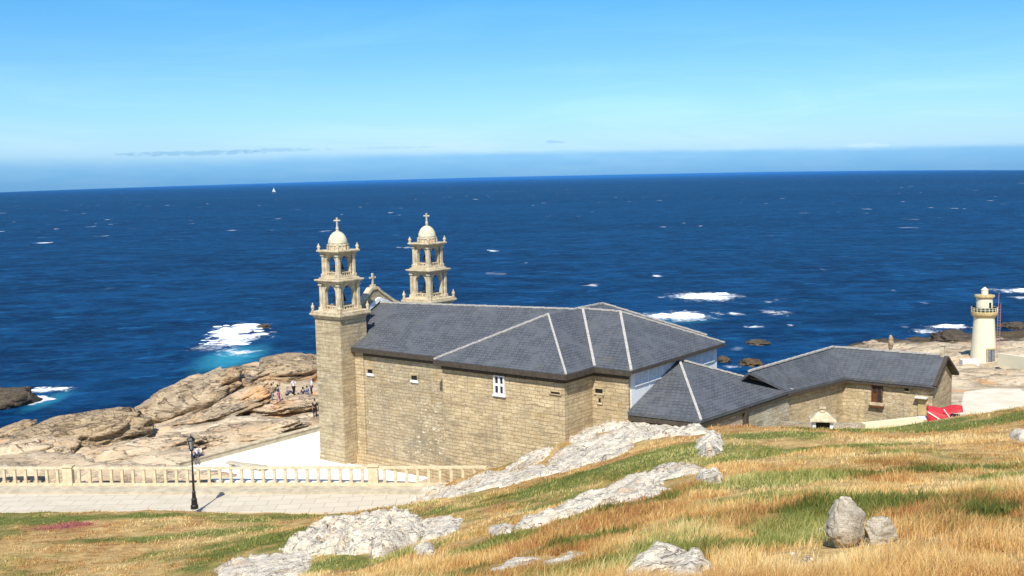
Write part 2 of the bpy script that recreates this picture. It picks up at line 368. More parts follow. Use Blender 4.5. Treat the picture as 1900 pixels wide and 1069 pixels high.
M['concrete'] = paving('pale_paving', (.62, .54, .41), (.50, .42, .30)); M['apron'] = simple('sandy_concrete', (.78, .69, .52), .9, .2, .5, dark=(.66, .56, .40)); M['plaza'] = paving('plaza_slabs', (.84, .82, .76), (.74, .71, .63), .9)
def slate(name='roof_slate'):
    m, t, b = material(name); p = pos(t)
    s = t.new('ShaderNodeSeparateXYZ', ins={0: p}); q = t.new('ShaderNodeCombineXYZ', ins={0: t.m('ADD', s.outputs[0], s.outputs[1]), 1: t.m('MULTIPLY', s.outputs[2], 2.2), 2: 0.}).outputs[0]
    br = t.new('ShaderNodeTexBrick'); br.offset = .5
    for k, v_ in (('Vector', q), ('Color1', (.112, .118, .126)), ('Color2', (.084, .088, .094)), ('Mortar', (.03, .032, .038)), ('Scale', 1.), ('Mortar Size', .02), ('Mortar Smooth', .2), ('Brick Width', .40), ('Row Height', .27)): t.put(br, k, v_)
    n = t.noise(p, .55, 5, .65, .8); c = t.mix(t.ramp(n, .42, .68), br.outputs[0], (.115, .121, .128))
    n2 = t.noise(p, 1.7, 4, .7, 1.5); c = t.mix(t.m('MULTIPLY', t.ramp(n2, .55, .72), .45), c, (.15, .152, .15))
    n4 = t.noise(p, 3.1, 4, .7); c = t.mix(t.m('MULTIPLY', t.ramp(n4, .56, .70), .35), c, (.075, .075, .075))
    n3 = t.noise(p, .9, 3); c = t.mix(t.m('MULTIPLY', t.ramp(n3, .6, .75), .35), c, (.16, .14, .09))
    t.put(b, 'Base Color', c); t.put(b, 'Roughness', .62); t.put(b, 'Specular IOR Level', .3)
    t.put(b, 'Normal', t.bump(t.m('ADD', t.m('MULTIPLY', br.outputs['Fac'], -1.), t.noise(p, 4., 4)), .35, .03)); return m
M['slate'] = slate()
def rock_mat(name, c1, c2, c3, stain, spots, scale=1., bump=.8, crack=1.):
    m, t, b = material(name); p = pos(t, False)
    a = t.noise(p, .35*scale, 6, .65, .6); c = t.mix(t.ramp(a, .36, .64), c1, c2)
    a = t.noise(p, 1.3*scale, 5, .7, .4); c = t.mix(t.ramp(a, .52, .72), c, c3)
    a = t.noise(p, .22*scale, 4, .6, 1.); c = t.mix(t.m('MULTIPLY', t.ramp(a, .54, .68), .8), c, stain)
    a = t.noise(p, 9*scale, 3, .7); c = t.mix(t.m('MULTIPLY', t.ramp(a, .57, .66), .75), c, spots)
    st = t.noise(t.vmul(p, (.35, .9, 2.4)), .9*scale, 5, .6, .5)
    if .6 < scale < 4:
        bc = t.noise(t.vmul(p, (.6, 1., 1.6)), .75, 5, .62, .4); c = t.mix(t.ramp(t.m('ABSOLUTE', t.m('SUBTRACT', bc, .5)), .0, .016), t.mix(.85, c, (.07, .055, .04)), c)
        c = t.mix(t.m('MULTIPLY', t.ramp(t.noise(p, 2.3, 5, .7), .56, .66), .55), c, (.30, .275, .23))
    if name.endswith('granite') and scale < .6:
        bc = t.noise(t.vmul(p, (.5, 1., 2.2)), .30, 5, .6, .6); c = t.mix(t.ramp(t.m('ABSOLUTE', t.m('SUBTRACT', bc, .5)), .0, .022), t.mix(.8, c, (.05, .038, .028)), c)
    cr = t.m('ABSOLUTE', t.m('SUBTRACT', st, .5)); crk = t.ramp(cr, .0, .014)
    c = t.mix(crk, t.mix(.55*crack, c, (.10, .08, .06)), c)
    h = t.m('ADD', t.m('MULTIPLY', t.noise(p, 1.1*scale, 7, .65, .5), 1.2), t.m('ADD', t.m('MULTIPLY', t.noise(p, 7*scale, 4, .7), .22), t.m('MULTIPLY', crk, .18)))
    t.put(b, 'Base Color', c); t.put(b, 'Roughness', .92); t.put(b, 'Specular IOR Level', .15); t.put(b, 'Normal', t.bump(h, bump, .45/scale)); return m
M['rock_coast'] = rock_mat('coast_granite', (.56, .42, .26), (.38, .29, .19), (.68, .55, .38), (.60, .32, .13), (.25, .20, .14), .5)
M['rock_brown'] = rock_mat('brown_granite', (.50, .37, .22), (.36, .26, .16), (.60, .46, .28), (.44, .23, .11), (.20, .15, .10), .5)
M['rock_tan'] = rock_mat('tan_granite', (.68, .52, .33), (.54, .39, .24), (.76, .63, .45), (.68, .36, .15), (.30, .24, .17), .5)
M['rock_grey'] = rock_mat('grey_speckled_granite', (.56, .49, .38), (.38, .33, .25), (.70, .62, .49), (.50, .33, .19), (.13, .11, .09), 4.5, .6, crack=.25)
M['rock_pale'] = rock_mat('lichened_granite', (.76, .67, .52), (.62, .53, .40), (.84, .75, .59), (.58, .42, .26), (.18, .16, .13), 2.2, .6, crack=.7)
M['rock_dark'] = rock_mat('wet_sea_rock', (.13, .10, .07), (.09, .07, .05), (.22, .17, .11), (.16, .10, .05), (.05, .04, .03), .4)
def ground_mat():
    m, t, b = material('hill_ground'); p = pos(t, False)
    at = t.new('ShaderNodeAttribute'); at.attribute_name = 'green'; g = at.outputs['Fac']
    ar = t.new('ShaderNodeAttribute'); ar.attribute_name = 'rocky'; r = ar.outputs['Fac']
    n = t.noise(p, .9, 6, .7); straw = t.mix(t.ramp(n, .35, .65), (.48, .28, .10), (.66, .46, .19)); straw = t.mix(t.ramp(t.noise(t.vmul(p, (1., .6, 1.)), .28, 5, .7), .50, .68), straw, (.38, .19, .07))
    n2 = t.noise(p, 5, 5, .75); straw = t.mix(t.ramp(n2, .5, .75), straw, (.26, .14, .055))
    green = t.mix(t.ramp(n2, .35, .65), (.10, .13, .028), (.22, .22, .055))
    c = t.mix(g, straw, green)
    a = t.noise(p, .17, 6, .65, .6); rc = t.mix(t.ramp(a, .36, .64), (.66, .52, .34), (.48, .36, .23))
    a = t.noise(p, .7, 5, .7, .4); rc = t.mix(t.ramp(a, .52, .72), rc, (.74, .62, .45))
    a = t.noise(p, .11, 4, .6, 1.); rc = t.mix(t.m('MULTIPLY', t.ramp(a, .54, .68), .8), rc, (.70, .38, .16))
    st = t.noise(t.vmul(p, (.35, .9, 2.4)), .45, 6, .7, 1.2); crk = t.ramp(t.m('ABSOLUTE', t.m('SUBTRACT', st, .5)), 0., .016)
    rc = t.mix(crk, t.mix(.6, rc, (.14, .11, .08)), rc); rc = t.mix(t.m('MULTIPLY', t.ramp(t.noise(t.vmul(p, (.5, 1., 2.)), .35, 6, .72, .8), .50, .68), .75), rc, (.30, .23, .15))
    sz = t.new('ShaderNodeSeparateXYZ', ins={0: p}).outputs[2]      # weed and wet rock just above the water
    wet = t.ramp(t.m('ADD', sz, t.m('MULTIPLY', t.noise(p, .2, 3), 3.)), -7.2, -5.6); rc = t.mix(wet, (.10, .075, .045), rc)
    c = t.mix(r, c, rc)
    h = t.m('ADD', t.m('MULTIPLY', t.noise(p, .8, 7, .65, .5), 1.2), t.m('ADD', t.m('MULTIPLY', n2, .25), t.m('MULTIPLY', crk, .25)))
    t.put(b, 'Base Color', c); t.put(b, 'Roughness', .95); t.put(b, 'Specular IOR Level', .1); t.put(b, 'Normal', t.bump(h, .7, .35)); return m
M['ground'] = ground_mat()
def blade_mat():
    m, t, b = material('grass_blades')
    at = t.new('ShaderNodeAttribute'); at.attribute_name = 'green'; g = at.outputs['Fac']
    ar = t.new('ShaderNodeAttribute'); ar.attribute_name = 'rnd'; r = ar.outputs['Fac']
    s = t.new('ShaderNodeValToRGB'); t.put(s, 0, r); cr = s.color_ramp; cr.elements[0].color = (.40, .185, .065, 1); cr.elements[1].color = (.86, .68, .35, 1); e = cr.elements.new(.3); e.color = (.60, .34, .115, 1); e = cr.elements.new(.62); e.color = (.76, .52, .20, 1)
    q = t.new('ShaderNodeValToRGB'); t.put(q, 0, r); cr = q.color_ramp; cr.elements[0].color = (.085, .12, .022, 1); cr.elements[1].color = (.50, .46, .16, 1); e = cr.elements.new(.55); e.color = (.25, .28, .06, 1)
    c = t.mix(g, s.outputs[0], q.outputs[0]); t.put(b, 'Base Color', c); t.put(b, 'Roughness', .7); t.put(b, 'Specular IOR Level', .15)
    tr = t.new('ShaderNodeBsdfTranslucent'); t.put(tr, 0, c); mx = t.new('ShaderNodeMixShader'); t.put(mx, 0, .3); t.l.new(b.outputs[0], mx.inputs[1]); t.l.new(tr.outputs[0], mx.inputs[2])
    t.l.new(mx.outputs[0], t.n['Material Output'].inputs[0]); return m
M['blade'] = blade_mat()

# ------------------------------------------------------------------ outcrops in the grass (outlines followed over the ground)
OUT = [
 ('large pale lichened rock hump rising from the grass below the path, widest of its cluster', [(520,1030),(560,1000),(610,978),(660,964),(725,958),(775,972),(795,988),(765,1015),(705,1037),(640,1030),(575,1028)], .62, .7),
 ('pale flat rock running out of the frame at bottom left of the big hump', [(395,1060),(440,1036),(520,1016),(585,1024),(575,1052),(552,1078),(425,1080)], .22, .5),
 ('narrow pale rock spur pointing right from the big hump', [(772,972),(862,962),(852,984),(822,996),(782,1010)], .25, .4),
 ('small white rock lump tucked under the right end of the spur', [(762,1018),(803,1010),(808,1032),(780,1036)], .22, .25),
 ('long grey white rock shelf rising from the path to the chancel foot', [(728,914),(800,902),(870,893),(925,876),(955,864),(990,838),(1045,806),(1105,790),(1165,779),(1225,772),(1275,782),(1312,799),(1326,812),(1262,810),(1182,828),(1132,853),(1100,863),(1040,877),(962,897),(900,914),(820,924),(740,923)], .34, .9),
 ('jagged white rock block in the grass beside the porch corner', [(1292,822),(1318,808),(1338,812),(1340,834),(1322,852),(1296,846)], .45, .4),
 ('long thin pale rock band across the middle of the grass slope', [(958,986),(975,967),(1040,949),(1065,926),(1130,910),(1172,890),(1222,868),(1312,866),(1300,877),(1232,892),(1250,910),(1215,922),(1150,936),(1100,946),(1050,961),(1000,980)], .26, .5),
 ('short pale rock strip left of the long rock band', [(898,984),(925,976),(958,978),(950,990),(915,994)], .15, .25),
 ('small rounded white boulder above the green tufts', [(1288,890),(1302,880),(1330,881),(1345,890),(1338,900),(1296,900)], .35, .25),
 ('worn pale rock patch level with the grass near the bottom edge', [(905,1060),(950,1040),(1030,1034),(1060,1022),(1090,1026),(1020,1056),(960,1066)], .07, .2),
 ('pale rounded rock cut by the bottom edge of the frame', [(1150,1085),(1175,1058),(1215,1044),(1262,1040),(1308,1046),(1318,1066),(1300,1090)], .28, .3),
 ('small pale rock at the right edge of the grass slope', [(1872,812),(1888,802),(1915,802),(1920,818),(1885,820)], .3, .25),
]
OUTP = []
def outcrop(label, pix, h, ew, mat, idx):
    poly = [cast(*p) for p in pix]; OUTP.append(poly)
    xs = [p[0] for p in poly]; ys = [p[1] for p in poly]
    dist = np.mean(ys); st = max(.035, dist*.0022)
    gx = np.arange(min(xs)-st, max(xs)+st, st); gy = np.arange(min(ys)-st, max(ys)+st, st*1.6)
    X, Y = np.meshgrid(gx, gy)
    jx = X + fbm(X*2.5+idx, Y*2.5, oct=4)*.34*min(1, ew*1.5); jy = Y + fbm(X*2.5, Y*2.5+idx*3, oct=4)*.5*min(1, ew*1.5)
    ins = inside(jx, jy, poly); d = edge_dist(jx, jy, poly); hole = fbm(X*.55+idx*2, Y*.4, oct=4); ins &= ~((hole < -.20) & (d < ew*1.6) & (ew > .45)); ins &= (hole > -.36) | (ew < .45)
    k = np.clip(d/ew, 0, 1); prof = np.sqrt(1-(1-k)**2)
    nn = fbm(X*1.1, Y*1.1, oct=5, g=.6); st_ = np.floor((nn*.5+.5)*5)/5
    cr_ = np.abs(fbm(X*.9+5+idx, Y*.6, oct=4)); crv = sm(cr_, 0., .06)
    Z = gz_at(X, Y) - .06 + (h+.06)*prof*(.74+.7*nn+.35*(st_-.5))*(.55+.45*crv) + (.04*h+.012)*fbm(X*4, Y*4, oct=4, g=.55)
    Z = np.where(ins, Z, gz_at(X, Y)-.25)
    keep = ins.copy(); keep[1:] |= ins[:-1]; keep[:-1] |= ins[1:]; keep[:, 1:] |= ins[:, :-1]; keep[:, :-1] |= ins[:, 1:]
    id_ = -np.ones(X.shape, int); id_[keep] = np.arange(keep.sum())
    V = np.stack([X[keep], Y[keep], Z[keep]], 1); n0 = len(V)
    a, b, c, d_ = id_[:-1, :-1], id_[:-1, 1:], id_[1:, 1:], id_[1:, :-1]; ok = (a >= 0) & (b >= 0) & (c >= 0) & (d_ >= 0)
    Fc = np.stack([a[ok], b[ok], c[ok], d_[ok]], 1)
    B = V.copy(); B[:, 2] = V[:, 2].clip(None, gz_at(V[:, 0], V[:, 1])-.2)-.3           # closed underside below ground
    allF = [tuple(f) for f in Fc] + [tuple(f[::-1]+n0) for f in Fc]
    e = {}
    for f in Fc:
        for i in range(4):
            k_ = (f[i], f[(i+1) % 4])
            if (k_[1], k_[0]) in e: del e[(k_[1], k_[0])]
            else: e[k_] = 1
    allF += [(b_, a_, a_+n0, b_+n0) for a_, b_ in e]
    o = mesh_np('rock_outcrop', np.r_[V, B], allF, mat, smooth=True); tag(o, label, 'rock', 'pale rocks in the grass'); return o

# ------------------------------------------------------------------ ground sheet
GREEN = [(1430,890,90,28),(1390,930,80,20),(1230,1040,130,30),(1350,1010,150,22),(1180,1060,130,20),(1560,945,70,30),(1650,800,110,16),(910,1010,55,22),(600,1050,60,30),(730,1040,60,14),(660,975,110,16),(560,985,60,10),(1220,845,100,16),(1080,885,70,14),(960,915,60,10),
         (1240,890,45,8),(1180,935,110,14),(1400,810,60,12),(1780,870,100,16),(1000,875,50,10),(1700,790,70,10),(1850,890,60,12),(1860,780,60,12),(1600,930,80,18),(300,1000,120,12),(1460,985,60,20),(860,945,40,8),(1530,960,40,26),(1440,1010,90,16),(1620,880,120,12),(1750,930,90,12),(1100,1000,60,14),(1380,850,70,12),(1560,830,120,10),(1820,960,60,14),(1290,975,80,14),(1050,930,50,8),(200,960,120,8)]
_gc = [(cast(a, b), a, b, c_, d_) for a, b, c_, d_ in GREEN]
def greenness(x, y):
    g = .52 + 1.7*fbm(x*.16+7, y*.11+2, oct=5, g=.65); g = np.clip(g-.42, 0, 1)*1.3
    for q, a, b, rw, rh in _gc:
        rx = rw*1.35/F*q[1]; ry = max(.3, rh*1.5/F*q[1]/.33)
        r = ((x-q[0])/rx)**2 + ((y-q[1])/ry)**2
        g = g + 1.15*(1-sm(r+1.7*fbm(x*.5*12/q[1]*2, y*.35*12/q[1]*2, oct=4, g=.65), .0, 2.3))
    g = g + .75*fbm(x*1.1, y*.7, oct=4, g=.65)*sm(g, -.1, .5) + .12*fbm(x*2, y*2, oct=2)
    return np.clip(g, 0, 1)
s = np.linspace(0, 1, 420); Yr = -9 + 12*s + 237*s**2.6; Xr = np.linspace(-1, 1, 421); Xr = np.sign(Xr)*(np.abs(Xr)**1.12)
TX = Xr[None, :]*(24 + .62*np.clip(Yr+9, 0, None))[:, None]; TY = np.repeat(Yr[:, None], 421, 1)
TZ = ground(TX, TY)
ny, nx = TX.shape; ii = np.arange(ny*nx).reshape(ny, nx)
Fq = np.stack([ii[:-1, :-1], ii[:-1, 1:], ii[1:, 1:], ii[1:, :-1]], -1).reshape(-1, 4)
g_o = mesh_np('ground', np.stack([TX.ravel(), TY.ravel(), TZ.ravel()], 1), Fq, M['ground'], smooth=True); tag(g_o, kind='structure')
me = g_o.data
a_ = me.attributes.new('green', 'FLOAT', 'POINT'); a_.data.foreach_set('value', greenness(TX, TY).ravel().astype(np.float32))
a_ = me.attributes.new('rocky', 'FLOAT', 'POINT'); a_.data.foreach_set('value', rockiness(TX, TY).ravel().astype(np.float32))

for i, (lab, pix, h, ew) in enumerate(OUT): outcrop(lab, pix, h, ew, M['rock_pale'], i)

# ------------------------------------------------------------------ free boulders
def boulder(name, label, cat, c, rx, ry, rz, mat, group=None, tilt=0., yaw=0., seed=0, amp=.28, freq=1.6, sub=5, flat=.0, shape=None, facet=0.):
    bm = bmesh.new(); bmesh.ops.create_icosphere(bm, subdivisions=sub, radius=1)
    P = np.array([v_.co[:] for v_ in bm.verts])
    if shape: P = shape(P)
    n = fbm(P[:, 0]*freq+seed*7.1, P[:, 1]*freq+seed*3.3, P[:, 2]*freq+seed, oct=5, g=.55)
    l = np.abs(fbm(P[:, 0]*freq*.8+seed, P[:, 1]*freq*.8, P[:, 2]*freq*1.8+seed*2, oct=3))
    if facet:
        fr = np.random.default_rng(seed+50)
        for k in range(11):
            d = fr.normal(size=3); d /= np.linalg.norm(d); lim = .62+fr.random()*.2; q = P@d; P = P - np.outer(np.clip(q-lim, 0, None)*facet, d)
    P = P*(1 + amp*n - amp*.7*(.25-l).clip(0, None)*3)[:, None]
    if flat: P[:, 2] = np.where(P[:, 2] > flat, flat+(P[:, 2]-flat)*.35, P[:, 2])
    P = P*np.array([rx, ry, rz])
    ct, s_ = math.cos(tilt), math.sin(tilt); P = np.stack([P[:, 0]*ct-P[:, 2]*s_, P[:, 1], P[:, 0]*s_+P[:, 2]*ct], 1)
    cy_, sy_ = math.cos(yaw), math.sin(yaw); P = np.stack([P[:, 0]*cy_-P[:, 1]*sy_, P[:, 0]*sy_+P[:, 1]*cy_, P[:, 2]], 1)
    for v_, q in zip(bm.verts, P): v_.co = q
    me = bpy.data.meshes.new(name); bm.to_mesh(me); bm.free(); me.polygons.foreach_set('use_smooth', [True]*len(me.polygons)); me.materials.append(mat)
    o = bpy.data.objects.new(name, me); C.objects.link(o); o.location = c; tag(o, label, cat, group); return o
def px_boulder(label, px, py, wpx, hpx, Y, depth, mat, tilt=0, seed=0, group='granite masses along the left shore', name='boulder', **k):
    q = at_y(px, py, Y); return boulder(name, label, 'rock', q, wpx/2/F*Y, depth, hpx/2/F*Y, mat, group, tilt=R_(tilt), seed=seed, **k)
B = px_boulder
B('big brown boulder with a dark undercut at the far left above the railing', 140, 820, 300, 104, 95, 3.8, M['rock_brown'], 11, 1)
B('low tan boulder under the big brown one at the left edge', 42, 848, 210, 64, 90, 3.0, M['rock_tan'], 8, 2)
B('grey brown slab wedge at the left edge beside the sea', 18, 808, 120, 40, 106, 2.6, M['rock_brown'], 20, 3)
B('pale cream boulder with orange stains between the big brown boulder and the ridge', 210, 795, 150, 66, 98, 2.8, M['rock_tan'], 4, 4)
B('long tan ridge slab sloping down to the sea left of the ravine', 350, 748, 260, 90, 112, 4.0, M['rock_coast'], 22, 5)
B('tan rock shoulder on the skyline between the two ridges', 420, 712, 170, 52, 124, 4.0, M['rock_coast'], 8, 6)
B('rounded brown headland rock behind the near tower', 540, 692, 170, 70, 128, 5.0, M['rock_brown'], 2, 7)
B('smooth tan slab with a black crack below the visitors', 430, 757, 200, 44, 106, 2.6, M['rock_tan'], 26, 8)
B('grey slab between the ridge and the smooth tan slab', 400, 770, 220, 26, 104, 3.0, M['rock_coast'], 14, 9)
B('tan ledge on which the visitors stand', 530, 752, 150, 26, 104, 3.0, M['rock_tan'], 6, 10)
B('orange stained slab low behind the railing', 250, 842, 300, 50, 90, 3.2, M['rock_tan'], 9, 11)
B('broad pale slab beside the sloping parapet of the plaza', 440, 812, 250, 46, 93, 3.4, M['rock_tan'], 8, 12)
B('pale rounded slab against the tower foot', 560, 785, 120, 30, 99, 2.6, M['rock_tan'], 8, 13)
# skerries and the rocks by the light
gsk = 'dark rocks standing in the sea'
for i, (px, py, wx, hx, lab) in enumerate([
    (10,736,100,44,'dark brown skerry in surf at the left edge'), (486,606,26,8,'small black rock at the tip of the large breaker'),
    (1412,636,44,9,'reddish half drowned rock off the chancel roof'), (1346,668,26,14,'dark rock at the waterline just right of the chancel eaves'),
    (1396,672,46,18,'dark rock cluster rising above the courtyard roof ridge'), (1890,604,60,14,'dark skerry right of the lighthouse'), (1880,640,90,30,'brown rock mass right of the lighthouse foot'),
    (1770,624,80,30,'brown rock mass left of the lighthouse'), (1700,648,130,24,'grey rock ridge left of the lighthouse behind the slate roof'), (1630,642,60,22,'tan rock hump left of the standing shore stone'),
    (1860,650,60,18,'tan rock just behind the lighthouse')]):
    zz = -10 if i < 6 else -8.6; q = at_z(px, py+hx*.35, zz)
    boulder('boulder', lab, 'rock', (q[0], q[1]+1.5, q[2]), wx/2/F*q[1], min(4, wx/2/F*q[1])+1, hx*.62/F*q[1], M['rock_dark'] if i < 8 else M['rock_coast'], gsk if i < 6 else 'rocks on the right shore', seed=30+i, amp=.4, freq=2.4, sub=4)
q = at_y(1653, 636, 150); boulder('shore_stone', 'thin upright grey stone on the shore rocks above the slate ridge', 'rock', q, .35, .4, 1.15, M['rock_coast'], None, seed=61, amp=.2, sub=3)
q = at_y(1135+160, 690, 95)

# standing stone group in the foreground
g0 = cast(1570, 1016)
def stone_shape(P):
    k = P[:, 2]; w_ = np.where(k > 0, 1-.62*k**1.3, 1-.30*(-k)**2); P = P.copy(); P[:, 0] = P[:, 0]*w_ - .26*k*(k > 0)+.05; P[:, 1] *= w_; return P
Yg = g0[1]; s_px = Yg/F
boulder('standing_stone', 'upright grey lichened stone with a dark undercut, tallest in the grass', 'rock', at_y(1570, 968, Yg), 44*s_px, 32*s_px, 62*s_px, M['rock_grey'], None, seed=71, amp=.16, freq=1.7, shape=stone_shape, facet=.75)
boulder('boulder', 'squat pale rock with a rusty hollow leaning on the upright stone', 'rock', at_y(1628, 994, Yg+.08), 36*s_px, 28*s_px, 42*s_px, M['rock_grey'], None, seed=72, amp=.28, facet=.7)
for i, (px, py, r, lab) in enumerate([(1522,990,13,'small pale stone at the left foot of the upright stone'),(1500,1042,13,'small white stone in the grass below left of the upright stone'),(1540,1056,9,'fist sized white stone near the bottom edge below the upright stone'),
    (1590,1034,11,'small flat stone right in front of the upright stone'),(1358,1066,12,'small white stone at the bottom edge right of the cut rock'),(1396,1064,8,'tiny white stone near the bottom edge'),(1470,1030,7,'tiny pale stone left of the upright stone group'),(1645,1050,8,'tiny tan stone below the squat rock')]):
    q = cast(px, py); boulder('stone', lab, 'rock', q+np.array([0, 0, .01]), r/F*q[1], r/F*q[1], r*.7/F*q[1], M['rock_pale'], 'small stones around the upright stone', seed=80+i, amp=.3, sub=3, facet=.6)

# ------------------------------------------------------------------ sea
RZS = -10.
az_k = np.array([-60, -25.4, -12.7, 0, 13.2, 25.4, 60.]); r_k = np.array([7400, 7400, 19000, 64000, 30000, 7600, 7600.])
azs = np.linspace(-75, 75, 181); rr = np.exp(np.interp(azs, az_k, np.log(r_k)))
k_ = np.linspace(0, 1, 60); ring = 40*np.exp(k_[:, None]*np.log(rr[None]/40.))
SX = ring*np.sin(np.radians(azs))[None]; SY = ring*np.cos(np.radians(azs))[None]
ii = np.arange(SX.size).reshape(SX.shape); Fq = np.stack([ii[:-1, :-1], ii[:-1, 1:], ii[1:, 1:], ii[1:, :-1]], -1).reshape(-1, 4)[:, ::-1]
def sea_mat():
    m, t, b = material('sea_water'); p = pos(t, False)
    s = t.new('ShaderNodeSeparateXYZ', ins={0: p}); px, py = s.outputs[0], s.outputs[1]
    dist = t.m('SQRT', t.m('ADD', t.m('MULTIPLY', px, px), t.m('MULTIPLY', py, py)))
    far = t.ramp(dist, 150., 5000.)
    p2 = t.vmul(p, (1., 1.5, 1.))
    w1 = t.noise(p2, .055, 6, .62, .3); w2 = t.noise(p2, .30, 5, .65, .4); w5 = t.noise(t.vmul(p, (1., 1.3, 1.)), .11, 8, .72, .2); w3 = t.noise(t.vmul(p, (.35, 1., 1.)), .012, 5, .6, .3); w4 = t.noise(t.vmul(p, (.3, 1., 1.)), .0016, 4, .6)
    c = t.mix(t.ramp(w1, .36, .66), (.0015, .016, .058), (.004, .046, .135))
    c = t.mix(t.m('MULTIPLY', t.ramp(w2, .46, .68), .55), c, (.007, .085, .185))
    c = t.mix(t.m('MULTIPLY', t.ramp(w3, .50, .68), .5), c, (.002, .024, .070))
    c = t.mix(t.m('MULTIPLY', t.ramp(w4, .42, .62), .35), c, (.005, .058, .150))
    c = t.mix(t.m('MULTIPLY', t.ramp(dist, 900., 9000.), .75), c, (.008, .072, .200))  # water colour lightened with distance for haze
    c = t.mix(t.m('MULTIPLY', t.ramp(w5, .38, .50), 1.), t.mix(.6, c, (.001, .012, .04)), c); c = t.mix(t.m('MULTIPLY', t.ramp(w5, .56, .68), .7), c, (.012, .11, .27))
    c = t.mix(t.m('MULTIPLY', t.ramp(dist, 2500., 16000.), .75), c, (.022, .150, .42))  # horizon haze put into the water colour, paler blue far out
    # shallow turquoise round the breakers and the shore
    def blob(cx_, cy_, rx, ry):
        a = t.m('DIVIDE', t.m('SUBTRACT', px, float(cx_)), float(rx)); b_ = t.m('DIVIDE', t.m('SUBTRACT', py, float(cy_)), float(ry))
        return t.m('SQRT', t.m('ADD', t.m('MULTIPLY', a, a), t.m('MULTIPLY', b_, b_)))
    fn = t.noise(t.vmul(p, (.8, .5, 1.)), .26, 8, .72, .8); fn2 = t.noise(p, .7, 5, .7, .3)
    fnn = t.m('ADD', t.m('MULTIPLY', fn, .8), t.m('MULTIPLY', fn2, .35))
    teal = None; foam = None
    for (x0, y0, x1, y1, wt) in [(330,640,520,690,1.),(20,725,150,765,.55),(1160,578,1310,605,.35),(300,690,500,740,.3)]:
        A = at_z(x0, y1, RZS); Bq = at_z(x1, y0, RZS); r = blob((A[0]+Bq[0])/2, (A[1]+Bq[1])/2, abs(Bq[0]-A[0])/2*1.25, abs(Bq[1]-A[1])/2*1.3)
        f = t.m('MULTIPLY', t.ramp(t.m('ADD', t.m('SUBTRACT', 1.1, r), t.m('SUBTRACT', fn, .5)), 0., .9), wt); teal = f if teal is None else t.m('MAXIMUM', teal, f)
    c = t.mix(t.m('MULTIPLY', teal, .85), c, (.03, .26, .36))
    FO = [(352,612,508,652,.95),(385,600,496,625,1.),(400,645,500,664,.52),(24,716,150,732,.75),(34,732,112,754,.75),(1262,542,1354,559,1.05),(1204,578,1304,596,1.05),(1318,577,1342,585,.75),(1352,578,1374,586,.8),(1415,574,1456,586,.8),(1386,631,1428,640,.7),
          (1375,603,1420,610,.55),(1722,600,1800,612,.8),(1680,608,1745,622,.5),(1866,534,1920,546,.9),(1872,548,1910,556,.6),(470,598,512,612,.6),(1460,600,1475,606,.5),(1795,604,1830,612,.5),(1335,676,1375,684,.4),(1600,630,1650,640,.3)]
    for (x0, y0, x1, y1, k) in FO:
        A = at_z(x0, y1, RZS); Bq = at_z(x1, y0, RZS); r = blob((A[0]+Bq[0])/2, (A[1]+Bq[1])/2, abs(Bq[0]-A[0])/2*1.15, abs(Bq[1]-A[1])/2*1.15)
        f = t.m('ADD', t.m('SUBTRACT', k*1.0, r), t.m('MULTIPLY', t.m('SUBTRACT', fnn, .57), 4.2)); foam = f if foam is None else t.m('MAXIMUM', foam, f)
    foam = t.m('MULTIPLY', t.ramp(foam, .0, .85), 1.)
    # small whitecaps everywhere
    wc = t.noise(t.vmul(p, (.30, .13, 1.)), .22, 3, .5); wm = t.noise(p, .004, 3, .6)
    caps = t.m('MULTIPLY', t.ramp(wc, .69, .73), t.ramp(wm, .45, .6)); caps = t.m('MULTIPLY', caps, t.m('SUBTRACT', 1., t.m('MULTIPLY', t.ramp(dist, 300., 2500.), .3)))
    foam = t.m('MAXIMUM', foam, t.m('MULTIPLY', caps, .75))
    c = t.mix(foam, c, (.86, .88, .88))
    h = t.m('ADD', t.m('MULTIPLY', w1, 3.), t.m('ADD', t.m('MULTIPLY', w2, .8), t.m('MULTIPLY', foam, .6)))
    st = t.m('MULTIPLY', t.m('SUBTRACT', 1., t.ramp(dist, 100., 2500.)), .55)
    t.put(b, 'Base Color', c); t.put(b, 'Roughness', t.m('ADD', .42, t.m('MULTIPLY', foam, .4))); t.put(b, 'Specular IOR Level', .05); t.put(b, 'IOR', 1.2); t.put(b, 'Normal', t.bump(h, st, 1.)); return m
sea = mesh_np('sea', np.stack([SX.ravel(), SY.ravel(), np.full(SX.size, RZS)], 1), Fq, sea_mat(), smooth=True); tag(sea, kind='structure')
# sea foam: the crest of the breakers thrown up, ragged lumps of white water
M['foam'] = simple('foam', (.88, .90, .90), .8, .08, .8, bump=.4)
def foam_lumps():
    V = []; Fc = []
    for (x0, y0, x1, y1, n, hh) in [(400,604,496,628,60,.9),(365,620,470,640,40,.5),(1275,546,1345,554,26,.9),(1215,583,1300,590,26,.8),(1735,603,1795,609,14,.6),(40,735,100,745,14,.5),(60,718,130,724,12,.45),(1875,538,1905,542,8,.8)]:
        for k in range(n):
            px = x0+(x1-x0)*rng.beta(1.4, 1.4); py = y0+(y1-y0)*rng.random(); q = at_z(px, py, RZS); r = (.35+rng.random()**2*1.1)*hh*1.2
            bm = bmesh.new(); bmesh.ops.create_icosphere(bm, subdivisions=2, radius=1); P = np.array([a.co[:] for a in bm.verts]); fs = [[v_.index for v_ in f.verts] for f in bm.faces]; bm.free()
            P = P*(1+.5*fbm(P[:, 0]*2+k, P[:, 1]*2, P[:, 2]*2+px, oct=3))[:, None]*np.array([r*1.9, r, r*.42*hh]) + q; o = len(V); V += list(P); Fc += [[i+o for i in f] for f in fs]
    return mesh_np('sea_foam', V, Fc, M['foam'], smooth=True)
